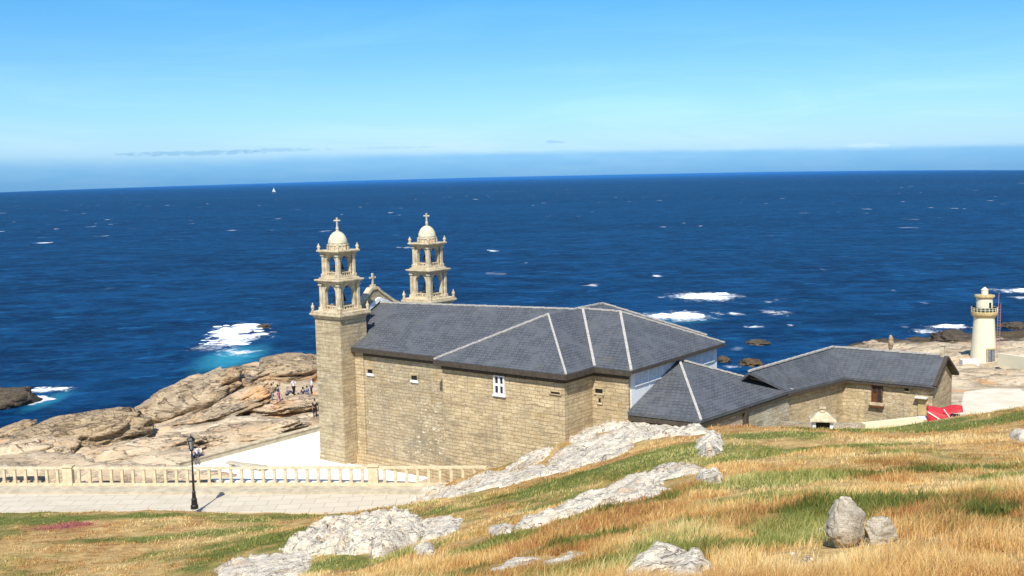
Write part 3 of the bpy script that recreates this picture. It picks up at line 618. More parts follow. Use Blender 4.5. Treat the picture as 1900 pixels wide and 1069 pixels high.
tag(foam_lumps(), 'white surf breaking on half sunken rocks off the shore', 'surf', kind='stuff')
#@@BUILDINGS
# ------------------------------------------------------------------ paving: path, kerb walk, plaza
def strip(name, d0, d1, dz, mat, x0=-95, x1=-1., th=.35, n=60):
    """a slab following the railing line, from d0 to d1 metres on the viewer's side of it"""
    V = []; Fc = []
    for i in range(n+1):
        x = x0+(x1-x0)*i/n; y, z = rail_at(x)
        V += [(x, y-d1, z+dz-th), (x, y-d0, z+dz-th), (x, y-d0, z+dz), (x, y-d1, z+dz)]
    for i in range(n):
        a = 4*i; b = a+4; Fc += [(a, a+1, b+1, b), (a+1, a+2, b+2, b+1), (a+2, a+3, b+3, b+2), (a+3, a, b, b+3)]
    Fc += [(3, 2, 1, 0), (4*n, 4*n+1, 4*n+2, 4*n+3)]
    return mesh_np(name, V, Fc, mat)
tag(strip('path', 1.75, 5.9, -.16, M['concrete']), kind='structure')
tag(strip('pavement', -.35, 1.75, 0., M['kerb']), kind='structure')
V = [W(-10.1, -7.4)] + [np.array([x, rail_at(x)[0]+.42, 0]) for x in (-22, -18, -14, -10, -7.5, -5)] + [W(8, -.8), W(8, .8), W(-.5, .3), W(-2.9, 1), W(-2.9, 13), W(-10.1, 13)]
V = [p for p in V if p[1] > rail_at(p[0])[0]+.4]
b = MB(); b.prism([(p[0], p[1]) for p in V], -.3, .02, lambda a, c, d: (a, c, d)); tag(b.build('plaza_paving', M['plaza']), kind='structure')
# parapet along the sea side of the plaza
t_ = thing('parapet', 'low grey stone parapet sloping up along the white plaza toward the tower', 'wall', W(-10.25, -8, 0), -TH)
b = MB(); b.box(-.22, .22, 0, 21, -.4, .42); b.build('wall', M['kerb'], t_)
b = MB(); b.box(-.28, .28, -.05, 21.05, .42, .52, .02); b.build('coping', M['carved'], t_)
t_ = thing('bench', 'low dark stone bench lying on the white plaza behind the railing', 'bench', W(-7.2, -5.6, 0), -TH+R_(12))
b = MB(); b.box(0, 3.6, -.25, .25, .34, .46, .02); b.build('seat', M['kerb'], t_)
for x_ in (.4, 3.1):
    b = MB(); b.box(x_-.12, x_+.12, -.2, .2, 0, .34); b.build('leg', M['kerb'], t_)

# ------------------------------------------------------------------ railing: piers, posts and a coping, one run
rl = thing('railing', 'cream stone railing with square posts along the path in front of the rocks', 'railing', tuple(RAIL[1]))
def rl_obj(b, name, mat):
    o = b.build(name, mat, rl); o.location = -Vector(rl.location); return o
b = MB(); xs = np.arange(-93, -1.2, 1.)
for a, c in zip(xs, xs[1:]):
    ya, za = rail_at(a); yc, zc = rail_at(c); b.bar((a, ya, za+1.30), (c, yc, zc+1.30), .30, .14)
rl_obj(b, 'coping', M['rail'])
b = MB()
for a, c in zip(xs, xs[1:]):
    ya, za = rail_at(a); yc, zc = rail_at(c); b.bar((a, ya, za+.07), (c, yc, zc+.07), .30, .16)
rl_obj(b, 'plinth', M['rail'])
k = 0; post = None; x_ = -48.
while x_ < -1.5:
    y_, z_ = rail_at(x_); wide = (k % 28 == 18)
    if wide:
        b = MB(); b.box(-.36, .36, -.24, .24, 0, 1.36, .02); b.box(-.42, .42, -.3, .3, 1.37, 1.50, .02); o = rl_obj(b, 'pier', M['rail']); o.location = Vector((x_, y_, z_))-Vector(rl.location)
    else:
        if post is None:
            b = MB(); b.box(-.10, .10, -.09, .09, .12, 1.25, .015); b.box(-.13, .13, -.12, .12, .12, .24); b.box(-.13, .13, -.12, .12, 1.14, 1.24); o = post = rl_obj(b, 'post', M['rail'])
        else: o = post.copy(); C.objects.link(o); o.parent = rl
        o.location = Vector((x_, y_, z_))-Vector(rl.location)
    k += 1; x_ += .82

# ------------------------------------------------------------------ the church
ch = thing('church', 'granite church with two domed bell towers and a hipped slate roof above the sea', 'church', tuple(P0), -TH)
VN, VW, VC = 1.5, .3, 3.65; ZE = 8.85
U1, U2, U3 = 10.0, 20.6, 23.5; CY = 9.8; VFN = 12.2; VFC = 16.4
# walls: each bay block its own part
def block(parent, name, mat, x0, x1, y0, y1, z0, z1): b = MB(); b.box(x0, x1, y0, y1, z0, z1); return b.build(name, mat, parent)
nave = block(ch, 'nave_wall', M['ashlar_grey'], -2.2, U1, VN, VFN, -1.5, ZE)
block(ch, 'pilaster', M['ashlar'], .05, .95, VN-.14, VN+.1, -.5, ZE)
block(ch, 'plinth', M['ashlar'], -.02, U1-.05, VN-.28, VN+.1, -.6, .55)
trans = block(ch, 'transept_wall', M['ashlar'], U1, U2, VW, 19.2, -1.5, ZE-.003)

chan = block(ch, 'chancel_wall', M['ashlar'], U2-.01, U3-.06, VC, VFC, -1.5, ZE-.006)
wh = block(ch, 'rendered_wall', M['white'], U3-.06, U3, VC+.25, VFC, -1., ZE-.009)
# panelled strip below the chancel eaves, bluish eave shade put into its colour
v0 = VC+.7; k = 0
while v0 < VFC-1.2:
    fr = block(ch, 'window', M['eave_shade'], U3-.02, U3+.03, v0, v0+1.7, ZE-.95, ZE-.12)  # panel filling the shaded strip under the eaves
    block(fr, 'frame', M['white'], U3, U3+.07, v0+.82, v0+.88, ZE-.95, ZE-.12)
    block(fr, 'sill', M['white'], U3, U3+.10, v0-.05, v0+1.75, ZE-1.03, ZE-.95); v0 += 1.95
def slot(par, u0, v, z, w_, h_, sill=.12, mat='dark', sill_mat='white'):  # last argument is the sill's own material
    wn = block(par, 'window', M[mat], u0-w_/2, u0+w_/2, v-.03, v+.05, z-h_/2, z+h_/2)
    block(wn, 'lintel', M['ashlar'], u0-w_/2-.14, u0+w_/2+.14, v-.07, v+.02, z+h_/2, z+h_/2+.20)
    block(wn, 'sill', M[sill_mat], u0-w_/2-.10, u0+w_/2+.10, v-.10, v+.02, z-h_/2-sill, z-h_/2)
    for s_ in (-1, 1): block(wn, 'jamb', M['ashlar'], u0+s_*(w_/2+.07)-.07, u0+s_*(w_/2+.07)+.07, v-.08, v+.02, z-h_/2, z+h_/2)
    return wn
slot(ch, 1.6, VN, 7.25, .55, .30, .2); slot(ch, 6.2, VN, 7.2, .60, .34, .2)
slot(ch, 19.9, VW, 7.72, .75, .15, .05, sill_mat='carved')
wn = slot(ch, 21.15, VC, 7.40, .62, .30, .1, sill_mat='carved'); slot(ch, 21.2, VC, 6.75, .2, .3, .1, sill_mat='carved')
# mullioned window of the transept
wn = block(ch, 'window', M['pane'], 14.85, 15.55, VW-.02, VW+.05, 7.2, 8.35)
for a in ((14.73, 14.85, 7.1, 8.45), (15.55, 15.67, 7.1, 8.45)): block(wn, 'frame', M['white'], a[0], a[1], VW-.12, VW, a[2], a[3])
block(wn, 'lintel', M['white'], 14.85, 15.55, VW-.11, VW, 8.35, 8.45); block(wn, 'sill', M['white'], 14.65, 15.75, VW-.15, VW, 6.97, 7.1); block(wn, 'sill', M['white'], 14.85, 15.55, VW-.11, VW, 7.1, 7.2)
block(wn, 'mullion', M['white'], 15.12, 15.28, VW-.10, VW-.01, 7.2, 8.35); block(wn, 'mullion', M['white'], 14.85, 15.12, VW-.09, VW-.01, 7.70, 7.86); block(wn, 'mullion', M['white'], 15.28, 15.55, VW-.09, VW-.01, 7.70, 7.86)
# roofs. top surface from corner heights, closed below, with a fascia
OV = .42; ZF = 9.12; ZR = 12.0
def roof(name, pts, faces, mat, parent, th=.26):
    """pts: 3-D corners of the sloping faces; makes a thick shell"""
    n = len(pts); low = [(p[0], p[1], p[2]-th) for p in pts]
    e = {}
    for f in faces:
        for i in range(len(f)):
            k_ = (f[i], f[(i+1) % len(f)])
            if (k_[1], k_[0]) in e: del e[(k_[1], k_[0])]
            else: e[k_] = 1
    b = MB(); b.solid(list(pts)+low, [tuple(f) for f in faces]+[tuple(i+n for i in f[::-1]) for f in faces]+[(a, a+n, c+n, c) for a, c in e]); return b.build(name, mat, parent)
cy0, cy1 = 6.7, 9.5
nr = roof('roof', [(-.35, VN-OV, ZF), (U1+2, VN-OV, ZF), (15.3, cy1, ZR-.03), (-2.3, cy0, 11.82), (-2.3, 2.9, 9.85), (-.35, 2.9, 9.85), (-2.3, VFN+OV, ZF), (U1+2, VFN+2, ZF)],
          [(0, 1, 2, 3, 4, 5), (3, 2, 7, 6)], M['slate'], ch)
um = (U1+U2)/2; AP = (um, 6.0, ZR); AQ = (um, 13.4, ZR); CR = (um, cy1, ZR)
xa, xb = U1-OV, U2+OV; ya, yb = VW-OV, 19.2+OV
tr = roof('roof', [(xa, ya, ZF+.01), (xb, ya, ZF+.01), AP, AQ, (xb, yb, ZF+.01), (xa, yb, ZF+.01)], [(0, 1, 2), (1, 4, 3, 2), (4, 5, 3), (5, 0, 2, 3)], M['slate'], ch)
xc = U3+OV; yc0, yc1 = VC-OV, VFC+OV; CA = (19.0, 9.9, ZR-.02)
cr = roof('roof', [(15.3, yc0+.0, ZF+.005), (xc, yc0, ZF+.005), CA, (15.3, 9.9, ZR-.02), (xc, yc1, ZF+.005), (15.3, yc1, ZF+.005)], [(0, 1, 2, 3), (1, 4, 2), (4, 5, 3, 2)], M['slate'], ch)
def caps(par, lines, wd=.14):
    for p, q in lines:
        p, q = Vector(p), Vector(q); b = MB(); n = max(2, int((q-p).length/.5)); d = (q-p)/n
        for i in range(n):
            j = .012*(i % 2); b.bar(p+d*i+Vector((0, 0, .03+j)), p+d*(i+1)+Vector((0, 0, .05+j)), wd, .11)
        b.build('ridge_cap', M['mortar'], par)
caps(nr, [((-2.3, cy0, 11.82), (15.3, cy1, ZR-.02))])
caps(tr, [((xa, ya, ZF), AP), ((xb, ya, ZF), AP), (CR, AQ), (AQ, (xb, yb, ZF))])
vx = (U2+OV, VC-OV+.05, ZF+.02)
caps(cr, [(vx, (16.2, 9.2, ZR)), ((15.3, 9.9, ZR), CA), ((xc, yc0, ZF), CA), (CA, (xc, yc1, ZF))], .18)
# dark band just under the slates: boarding plus eave shade put into its colour
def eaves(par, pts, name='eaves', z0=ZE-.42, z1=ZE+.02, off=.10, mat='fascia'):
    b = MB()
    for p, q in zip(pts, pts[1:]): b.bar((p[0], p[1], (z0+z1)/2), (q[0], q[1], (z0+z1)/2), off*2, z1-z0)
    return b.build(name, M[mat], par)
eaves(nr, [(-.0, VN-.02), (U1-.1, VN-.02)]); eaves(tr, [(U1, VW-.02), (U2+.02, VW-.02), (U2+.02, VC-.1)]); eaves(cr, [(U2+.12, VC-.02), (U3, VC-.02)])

def board(par, pts, z, hgt=.34, w_=.06):  # dark edge board, its depth taking in part of the eave shade
    b = MB()
    for p, q in zip(pts, pts[1:]): b.bar((p[0], p[1], z-hgt/2), (q[0], q[1], z-hgt/2), w_, hgt)
    return b.build('fascia', M['fascia'], par)
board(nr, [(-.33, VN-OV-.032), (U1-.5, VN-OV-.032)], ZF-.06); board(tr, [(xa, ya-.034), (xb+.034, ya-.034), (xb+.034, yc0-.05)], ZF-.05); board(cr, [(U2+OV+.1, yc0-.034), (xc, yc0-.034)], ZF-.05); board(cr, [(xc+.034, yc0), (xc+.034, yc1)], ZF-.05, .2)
# facade gable wall with its cross, between the towers
fc = block(ch, 'facade_wall', M['tower'], -2.9, -2.35, 2.8, 10.6, -1, 10.2)
gp = [(2.9, 10.0), (2.9, 11.2), (3.7, 11.4), (4.4, 11.75), (5.0, 12.15), (5.5, 12.55), (5.95, 13.0), (6.6, 13.02), (6.95, 12.7), (7.6, 12.3), (8.5, 11.75), (9.4, 11.4), (10.5, 11.2), (10.5, 10.0)]
b = MB(); b.prism(gp, -2.85, -2.4, lambda a, c, d: (d, a, c)); gb = b.build('gable', M['tower'], ch)
b = MB()
for p, q in zip(gp[1:], gp[2:-1]): b.bar((-2.62, p[0], p[1]+.06), (-2.62, q[0], q[1]+.06), .62, .20, up=(0, 0, 1))
b.build('coping', M['carved'], gb)
b = MB(); b.box(-2.80, -2.45, 6.06, 6.5, 13.08, 13.35, .03); b.box(-2.70, -2.54, 6.21, 6.36, 13.35, 14.3, .02); b.box(-2.69, -2.55, 5.93, 6.64, 13.85, 14.0, .02); b.build('cross', M['carved'], gb)
b = MB(); b.bar((-2.25, 3.1, 10.35), (-2.25, 6.6, 12.15), .18, .32); b.bar((-2.25, 6.6, 12.15), (-2.25, 10.2, 10.7), .18, .32); b.build('lit_parapet_back', M['white'], gb)  # back of the gable parapet, its sunlit brightness put into the white

# ---- bell towers
def arch_panel(b, wd, z0, z1, ow, spring, th, M_):
    """a wall face with a round arched opening down to z0"""
    pr = [(-wd/2, z0), (-wd/2, z1), (wd/2, z1), (wd/2, z0), (ow/2, z0), (ow/2, spring)]
    pr += [(ow/2*math.cos(a), spring+ow/2*math.sin(a)) for a in np.linspace(0, math.pi, 9)[1:-1]] + [(-ow/2, spring), (-ow/2, z0)]
    b.prism(pr, -th/2, th/2, lambda a, c, d: M_ @ Vector((a, d, c)))
def tower(cx, cy, dz=0.):
    tw = block(ch, 'tower', M['tower'], cx-1.4, cx+1.4, cy-1.4, cy+1.4, -1.5, 11.32+dz)
    for a in (-1, 1):
        for c in (-1, 1): block(tw, 'quoin', M['tower'], cx+a*1.4-.17, cx+a*1.4+.17-a*.12, cy+c*1.4-.17, cy+c*1.4+.17-c*.12, -1.45, 11.30+dz) if False else None
    b = MB()
    for r, z0, z1 in ((1.46, 11.32, 11.44), (1.56, 11.44, 11.56), (1.70, 11.56, 11.72), (1.62, 11.72, 11.86)): b.box(cx-r, cx+r, cy-r, cy+r, z0+dz, z1+dz, .02)
    b.build('cornice', M['carved'], tw)
    def storey(z0, z1, half, ow, nm):
        z0 += dz; z1 += dz; b = MB(); th = .30; hh = half-.12
        b.box(cx-half-.06, cx+half+.06, cy-half-.06, cy+half+.06, z0-.001, z0+.16)
        for k in range(4):
            Mx = Matrix.Translation((cx, cy, 0)) @ Matrix.Rotation(k*math.pi/2, 4, 'Z') @ Matrix.Translation((0, -hh+th/2, 0))
            arch_panel(b, 2*hh-.02*(k % 2), z0+.14, z1, ow, z0+(z1-z0)*.66, th, Mx)
        st = b.build('belfry', M['carved'], tw)
        for a in (-1, 1):
            for c in (-1, 1):
                b = MB(); x, y = cx+a*(half-.13), cy+c*(half-.13); b.box(x-.13, x+.13, y-.13, y+.13, z0+.15, z1-.002, .02); b.box(x-.19, x+.19, y-.19, y+.19, z1-.18, z1-.05, .01); b.box(x-.19, x+.19, y-.19, y+.19, z0+.15, z0+.30, .01)
                b.build('pilaster', M['carved'], tw)
        for k in range(4):
            b = MB(); Mx = Matrix.Translation((cx, cy, 0)) @ Matrix.Rotation(k*math.pi/2, 4, 'Z'); b.box(-ow/2-.03, ow/2+.03, -hh+.05, -hh+.17, z0+.36, z0+.44, 0, Mx)
            for j in range(4): x = -ow/2+ow*(j+.5)/4; b.box(x-.045, x+.045, -hh+.07, -hh+.15, z0+.14, z0+.36, 0, Mx)
            b.build('balustrade', M['carved'], tw)
        b = MB(); bz = z0+(z1-z0)*.34; s_ = ow*.98
        b.lathe([(.50*s_, 0), (.46*s_, .06), (.34*s_, .22*s_/.6), (.27*s_, .55*s_), (.20*s_, .72*s_), (.06*s_, .80*s_), (.05*s_, .95*s_)], cx, cy, bz, 14); b.box(cx-half+.3, cx+half-.3, cy-.06, cy+.06, bz+.92*s_, bz+1.08*s_); b.build('bell', M['shaded_bronze'], tw, True)  # bell enlarged so its dark colour fills the shaded openings
    storey(11.86, 14.02, 1.12, 1.18, 1)
    b = MB()
    for r, z0, z1 in ((1.16, 14.02, 14.12), (1.26, 14.12, 14.22), (1.38, 14.22, 14.34), (1.12, 14.34, 14.46)): b.box(cx-r, cx+r, cy-r, cy+r, z0+dz, z1+dz, .02)
    b.build('cornice', M['carved'], tw)
    storey(14.46, 16.30, .93, .96, 2)
    b = MB()
    for r, z0, z1 in ((1.0, 16.30, 16.38), (1.08, 16.38, 16.48), (1.20, 16.48, 16.60)): b.box(cx-r, cx+r, cy-r, cy+r, z0+dz, z1+dz, .02)
    b.lathe([(.80, 0), (.80, .30), (.86, .33), (.86, .42), (.78, .46)], cx, cy, 16.60+dz, 8)
    for k in range(16):
        a = k*math.pi/8; b.box(-.05, .05, .80, .86, 0, .28, 0, Matrix.Translation((cx, cy, 16.62+dz)) @ Matrix.Rotation(a, 4, 'Z'))
    b.build('cornice', M['carved'], tw)
    b = MB(); R0 = .76; pr = [(R0*math.cos(a), 1.0*math.sin(a)) for a in np.linspace(0, math.pi/2*.93, 11)]; b.lathe(pr+[(.07, 1.06)], cx, cy, 17.04+dz, 20)
    dm = b.build('dome', M['dome'], tw, True)
    b = MB(); b.lathe([(.14, 0), (.09, .08), (.13, .16), (.10, .30), (.05, .36)], cx, cy, 18.05+dz, 10); b.box(cx-.05, cx+.05, cy-.05, cy+.05, 18.35+dz, 19.1+dz); b.box(cx-.26, cx+.26, cy-.045, cy+.045, 18.82+dz, 18.92+dz, 0, Matrix.Translation((cx, cy, 0)) @ Matrix.Rotation(TH, 4, 'Z') @ Matrix.Translation((-cx, -cy, 0))); b.build('cross', M['carved'], tw)
    for r, z, h_ in ((1.5, 11.86, .62), (1.05, 16.60, .50)):
        for a in (-1, 1):
            for c in (-1, 1):
                b = MB(); b.lathe([(.13, 0), (.13, .1*h_), (.07, .2*h_), (.15, .42*h_), (.13, .62*h_), (.04, .85*h_), (.06, .93*h_), (.01, 1.05*h_)], cx+a*r, cy+c*r, z+dz, 8); b.build('pinnacle', M['carved'], tw, True)
    return tw
tower(-1.4, 1.4, 0)
tower(-1.5, 11.9, -.08)
b = MB(); b.box(-2.83, .03, -.05, 2.85, -.6, .5); b.build('plinth', M['tower'], ch)

# ------------------------------------------------------------------ porch with the half pyramid roof
pr_ = thing('porch', 'low building with a half pyramid slate roof leaning on the chancel end wall', 'building', tuple(P0), -TH)
PZ = 6.5
rf = roof('roof', [(U3+.03, 3.35, PZ-.2), (28.55, 4.1, PZ-.3), (29.6, 16.3, PZ-.3), (U3+.03, 10.3, 8.75), (U3+.03, 16.2, 7.0)], [(0, 1, 3), (1, 2, 3), (2, 4, 3)], M['slate'], pr_, .22)
caps(rf, [((28.55, 4.1, PZ-.32), (U3+.1, 10.3, 8.77)), ((29.6, 16.3, PZ-.32), (U3+.1, 10.3, 8.77))], .17)
eaves(rf, [(U3+.1, 3.48), (28.45, 4.22), (29.48, 16.3)], 'fascia', PZ-.82, PZ-.50, .07)
block(pr_, 'wall', M['ashlar'], U3+.02, 27.6, 4.6, 5.0, 0, PZ-.55)
b = MB(); b.bar((28.12, 4.5, 4.0), (29.22, 16.2, 4.0), .3, 3.6); b.build('wall', M['pale_rubble'], pr_)
for (a, c) in ((28.9, 9.9), (28.35, 4.5)): block(pr_, 'post', M['fascia'], a-.17, a+.17, c-.17, c+.17, 2.5, PZ-.5)
# ------------------------------------------------------------------ long courtyard building
lb = thing('courtyard_building', 'L shaped rubble stone house with slate roof and brown shuttered window', 'building', tuple(P0), -TH)
E0 = (29.55, 15.6); D0 = (31.1, 22.8); EE = (37.7, 23.0); ze = 6.2; zr = 7.95
R0_ = (27.9, 12.6); RJ = (29.0, 25.7); RE = (37.7, 25.9); Fr = (37.7, 28.8); Fj = (27.0, 28.8); F0 = (25.9, 13.0)
f3 = lambda p, z: (p[0], p[1], z)
rf = roof('roof', [f3(E0, ze), f3(D0, ze), f3(EE, ze), f3(RE, zr), f3(RJ, zr), f3(R0_, zr), f3(Fr, ze), f3(Fj, ze), f3(F0, ze)], [(0, 1, 4, 5), (1, 2, 3, 4), (3, 6, 7, 4), (7, 8, 5, 4)], M['slate'], lb, .2)
caps(rf, [(f3(R0_, zr), f3(RJ, zr)), (f3(RJ, zr), f3(RE, zr))], .2)
eaves(rf, [E0, (D0[0], D0[1]+.1)], 'fascia', ze-.42, ze-.19, .07); eaves(rf, [(D0[0]+.1, D0[1]+.1), (EE[0]-.15, EE[1]+.1)], 'fascia', ze-.42, ze-.19, .06)
wl = [(29.2, 15.7), (30.75, 23.2), (37.35, 23.4), (37.35, 28.4), (27.4, 28.4), (26.2, 15.7)]
b = MB(); b.prism(wl, 0, ze-.12, lambda a, c, d: (a, c, d)); b.build('wall', M['rubble'], lb)
b = MB(); b.prism([(23.4, ze-.13), (28.4, ze-.13), (25.9, zr-.28)], 36.95, 37.345, lambda a, c, d: (d, a, c)); b.build('gable', M['rubble'], lb)
b = MB(); b.bar((37.62, 22.98, ze-.10), (37.62, 25.9, zr-.10), .2, .28, up=(1, 0, 0)); b.bar((37.62, 25.9, zr-.10), (37.62, 28.85, ze-.1), .2, .28, up=(1, 0, 0)); b.build('verge_board', M['fascia'], lb)
def on_wall(px, py): # local coordinates of a photo point on the courtyard front wall
    n = vV; A0 = W(30.75, 23.2); d = ray(px, py); t_ = np.dot(A0-CAM, n)/np.dot(d, n); q = CAM+t_*d-P0; return q@uV, q[2]
a1, zt = on_wall(1618, 712); a2, zb = on_wall(1637, 748)
wn = block(lb, 'window', M['brownwood'], a1, a2, 23.20, 23.30, zb, zt); wn.location = (0, 0, 0)
mid = (a1+a2)/2
for s_ in (a1, mid-.03, a2-.07): block(wn, 'frame', M['brownwood'], s_, s_+.07, 23.12, 23.2, zb, zt)
block(wn, 'pane', M['pane'], a1+.1, mid-.06, 23.17, 23.205, (zb+zt)/2+.05, zt-.1); block(wn, 'pane', M['pane'], mid+.08, a2-.1, 23.17, 23.205, (zb+zt)/2+.05, zt-.1); block(wn, 'pane', M['pane'], mid+.08, a2-.1, 23.17, 23.205, zb+.1, (zb+zt)/2-.05)
block(wn, 'lintel', M['brownwood'], a1-.15, a2+.15, 23.05, 23.21, zt, zt+.12); block(wn, 'sill', M['brownwood'], a1-.15, a2+.15, 22.95, 23.21, zb-.32, zb-.2)
block(wn, 'window_box', M['carved'], a1-.1, a2+.1, 23.02, 23.21, zb-.2, zb)
a1, zt = on_wall(1678, 717); a2, zb = on_wall(1686, 726); slot(lb, (a1+a2)/2, 23.30, (zt+zb)/2, a2-a1, zt-zb, .06, sill_mat='carved')
a1, zt = on_wall(1703, 738); a2, zb = on_wall(1718, 772); dr = block(lb, 'door', M['ochre'], a1, a2, 23.27, 23.37, zb, zt); block(dr, 'hood', M['offwhite'], a1-.15, a2+.1, 22.9, 23.36, zt, zt+.1)
b = MB(); b.box(37.2, 37.45, 25.75, 26.0, zr-.3, zr+.75, .02); b.box(37.14, 37.51, 25.69, 26.06, zr+.75, zr+.84); b.build('chimney', M['carved'], lb)
# ------------------------------------------------------------------ small stone oven hut
q = at_y(1526, 785, 66); sh = thing('stone_hut', 'tiny gabled stone hut with a dark opening beyond the crest of the grass', 'hut', (q[0], q[1], q[2]-.3), R_(-12))
b = MB(); b.box(-.62, -.42, -.4, .5, -.8, .62); b.box(.42, .62, -.4, .5, -.8, .62); b.box(-.42, .42, .2, .49, -.8, .62); b.build('wall', M['white'], sh)
b = MB(); b.box(-.42, .42, -.2, .2, -.5, .60); b.build('opening', M['dark'], sh)  # solid dark block for the shaded inside of the hut
rf = roof('roof', [(-.8, -.6, .58), (.8, -.6, .58), (.25, 0, 1.02), (-.25, 0, 1.02), (.8, .65, .58), (-.8, .65, .58)], [(0, 1, 2, 3), (1, 4, 2), (4, 5, 3, 2), (5, 0, 3)], M['carved'], sh, .1)
b = MB(); b.box(-.14, .14, -.12, .12, .98, 1.22, .02); b.box(-.2, .2, -.18, .18, 1.22, 1.30); b.build('chimney', M['carved'], rf)
# low whitish wall in front of the house
b = MB(); pA = at_y(1450, 790, 70); pB = at_y(1600, 796, 73); b.bar((pA[0], pA[1], pA[2]-.5), (pB[0], pB[1], pB[2]-.4), .4, 1.5); o = b.build('boundary_wall', M['pale_rubble']); tag(o, 'low whitish rubble wall in front of the courtyard house beside the tiny hut', 'wall')
b = MB(); pA = at_y(1600, 786, 76); pB = at_y(1712, 774, 77); b.bar((pA[0], pA[1], pA[2]-.5), (pB[0], pB[1], pB[2]-.5), .3, 1.1); o = b.build('boundary_wall', M['cream']); tag(o, 'creamy sloping ground under the brown shuttered window', 'wall')  # low bar standing in for the creamy slope of ground
# ------------------------------------------------------------------ market stall under a red tarpaulin
q = at_y(1752, 782, 70.5); ts = thing('market_stall', 'small stall under a sagging red tarpaulin beside the gable end', 'stall', (q[0], q[1], q[2]-.25), R_(-18))
gx_ = np.linspace(-1.15, 1.15, 15); gy_ = np.linspace(-.8, .8, 9); V = []; Fc = []
def tz(x, y): return .98 - .26*abs(y/.8)**1.5 + .07*math.sin(3*x+2*y)*.6 - .10*math.exp(-((x+.1)**2)*7) + .04*x
for y in gy_:
    for x in gx_: V.append((x, y, tz(x, y)))
n = 15
for j in range(8):
    for i in range(14): Fc.append((j*n+i, j*n+i+1, (j+1)*n+i+1, (j+1)*n+i))
base_n = len(V)
for i in range(15): V.append((gx_[i], -.86+.03*math.sin(i*2), .12+.05*math.sin(i*1.7)))
for i in range(14):
    if i < 9: Fc.append((base_n+i, base_n+i+1, i+1, i))
o = mesh_np('tarpaulin', V, Fc, M['red'], ts, True); sm_ = o.modifiers.new('thickness', 'SOLIDIFY'); sm_.thickness = .02
b = MB(); b.bar((-1.15, -.84, .75), (-.1, -.88, .30), .06); b.bar((-.1, -.82, .92), (.35, -.86, .45), .05); b.build('rope', M['offwhite'], ts)
for a in (-1.08, 1.08):
    for c in (-.72, .72): block(ts, 'post', M['offwhite'], a-.03, a+.03, c-.03, c+.03, -.8, .70)
block(ts, 'counter', M['blue'], .25, 1.02, -.68, .6, -.5, .50)
block(ts, 'table_top', M['offwhite'], -1.7, -1.12, -.6, .4, .30, .36)

ts.scale = (.95, .9, 1.35)
# ------------------------------------------------------------------ lighthouse
q = at_y(1824, 672, 142); lh = thing('lighthouse', 'small cream white lighthouse with two ochre galleries standing on the shore rocks', 'lighthouse', tuple(q), R_(-20)); k = 142/F
b = MB(); b.lathe([(25.0*k, -1.2), (24.6*k, .25), (23.2*k, .3), (18.2*k, 84*k), (18.2*k, 85*k)], n=32); b.build('shaft', M['cream'], lh, False)
b = MB(); b.lathe([(18*k, 85*k), (20*k, 87*k), (23*k, 91*k), (23.5*k, 94*k), (23.5*k, 96.5*k), (15*k, 97*k)], n=32); gl = b.build('gallery', M['ochre'], lh)
b = MB()
for a in range(20): th_ = a*math.pi/10; b.box(-.03, .03, -.03, .03, 0, .55, 0, Matrix.Translation((22.8*k*math.cos(th_), 22.8*k*math.sin(th_), 96.5*k)))
for z_ in (.52, .28): b.lathe([(22.6*k, z_), (22.6*k, z_+.04), (23.0*k, z_+.04), (23.0*k, z_)], z0=96.5*k, n=32)
b.build('handrail', M['cream'], gl)
b = MB(); b.lathe([(15.2*k, 96*k), (14.2*k, 121*k)], n=28); b.build('upper_shaft', M['cream'], lh)
b = MB(); b.box(-.16, .16, -14.9*k, -14*k, 98*k, 114*k, 0, Matrix.Rotation(R_(38), 4, 'Z')); b.build('window', M['dark'], lh)
b = MB(); b.lathe([(14.4*k, 121*k), (17.8*k, 124*k), (17.8*k, 127*k), (8*k, 128*k)], n=28); b.build('cornice', M['ochre'], lh)
b = MB(); b.lathe([(6.2*k, 128*k), (6.2*k, 136*k), (7*k, 137*k), (3*k, 140*k), (.8*k, 142*k)], n=14); b.build('lantern', M['cream'], lh)
b = MB(); b.bar((1.55, .1, .4), (1.75, .1, 132*k), .05); b.bar((1.95, .1, .4), (2.0, .1, 112*k), .05)
for j in range(20): b.bar((1.57+.01*j, .1, .6+j*.36), (1.97, .1, .6+j*.36), .035)
M['ladder'] = simple('faded_red_paint', (.42, .22, .22), .7); b.build('ladder', M['ladder'], lh)
b = MB(); b.bar((-.1, 0, 140*k), (-.1, 0, 165*k), .05); b.build('antenna', M['iron'], lh)
Rz_ = Matrix.Rotation(R_(32), 4, 'Z')
b = MB(); b.box(-.52, .52, -23.6*k, -21.2*k, .3, 1.95, 0, Rz_); d_ = b.build('door', M['greydoor'], lh)
b = MB(); b.box(-.66, .66, -24.3*k, -22*k, 1.95, 2.1, 0, Rz_); b.box(-.66, -.52, -24.2*k, -22*k, .3, 1.95, 0, Rz_); b.box(.52, .66, -24.2*k, -22*k, .3, 1.95, 0, Rz_); b.build('frame', M['ochre'], d_)
b = MB(); b.box(-.03, .03, -24.0*k, -23.4*k, .3, 1.95, 0, Rz_); b.build('handle', M['iron'], d_)
b = MB(); pA = at_y(1854, 664, 135); pB = at_y(1960, 680, 126); b.bar((pA[0], pA[1], pA[2]-.2), (pB[0], pB[1], pB[2]-.2), .5, 1.6); o = b.build('boundary_wall', M['cream']); tag(o, 'long cream rendered wall right of the lighthouse foot', 'wall')
b = MB(); pA = at_y(1800, 668, 138); b.box(pA[0]-1.2, pA[0]+1.0, pA[1]-.6, pA[1]+.6, pA[2]-.8, pA[2]+.1, .05); o = b.build('stone_block', M['offwhite']); tag(o, 'pale square block on the rock left of the lighthouse foot', 'block')
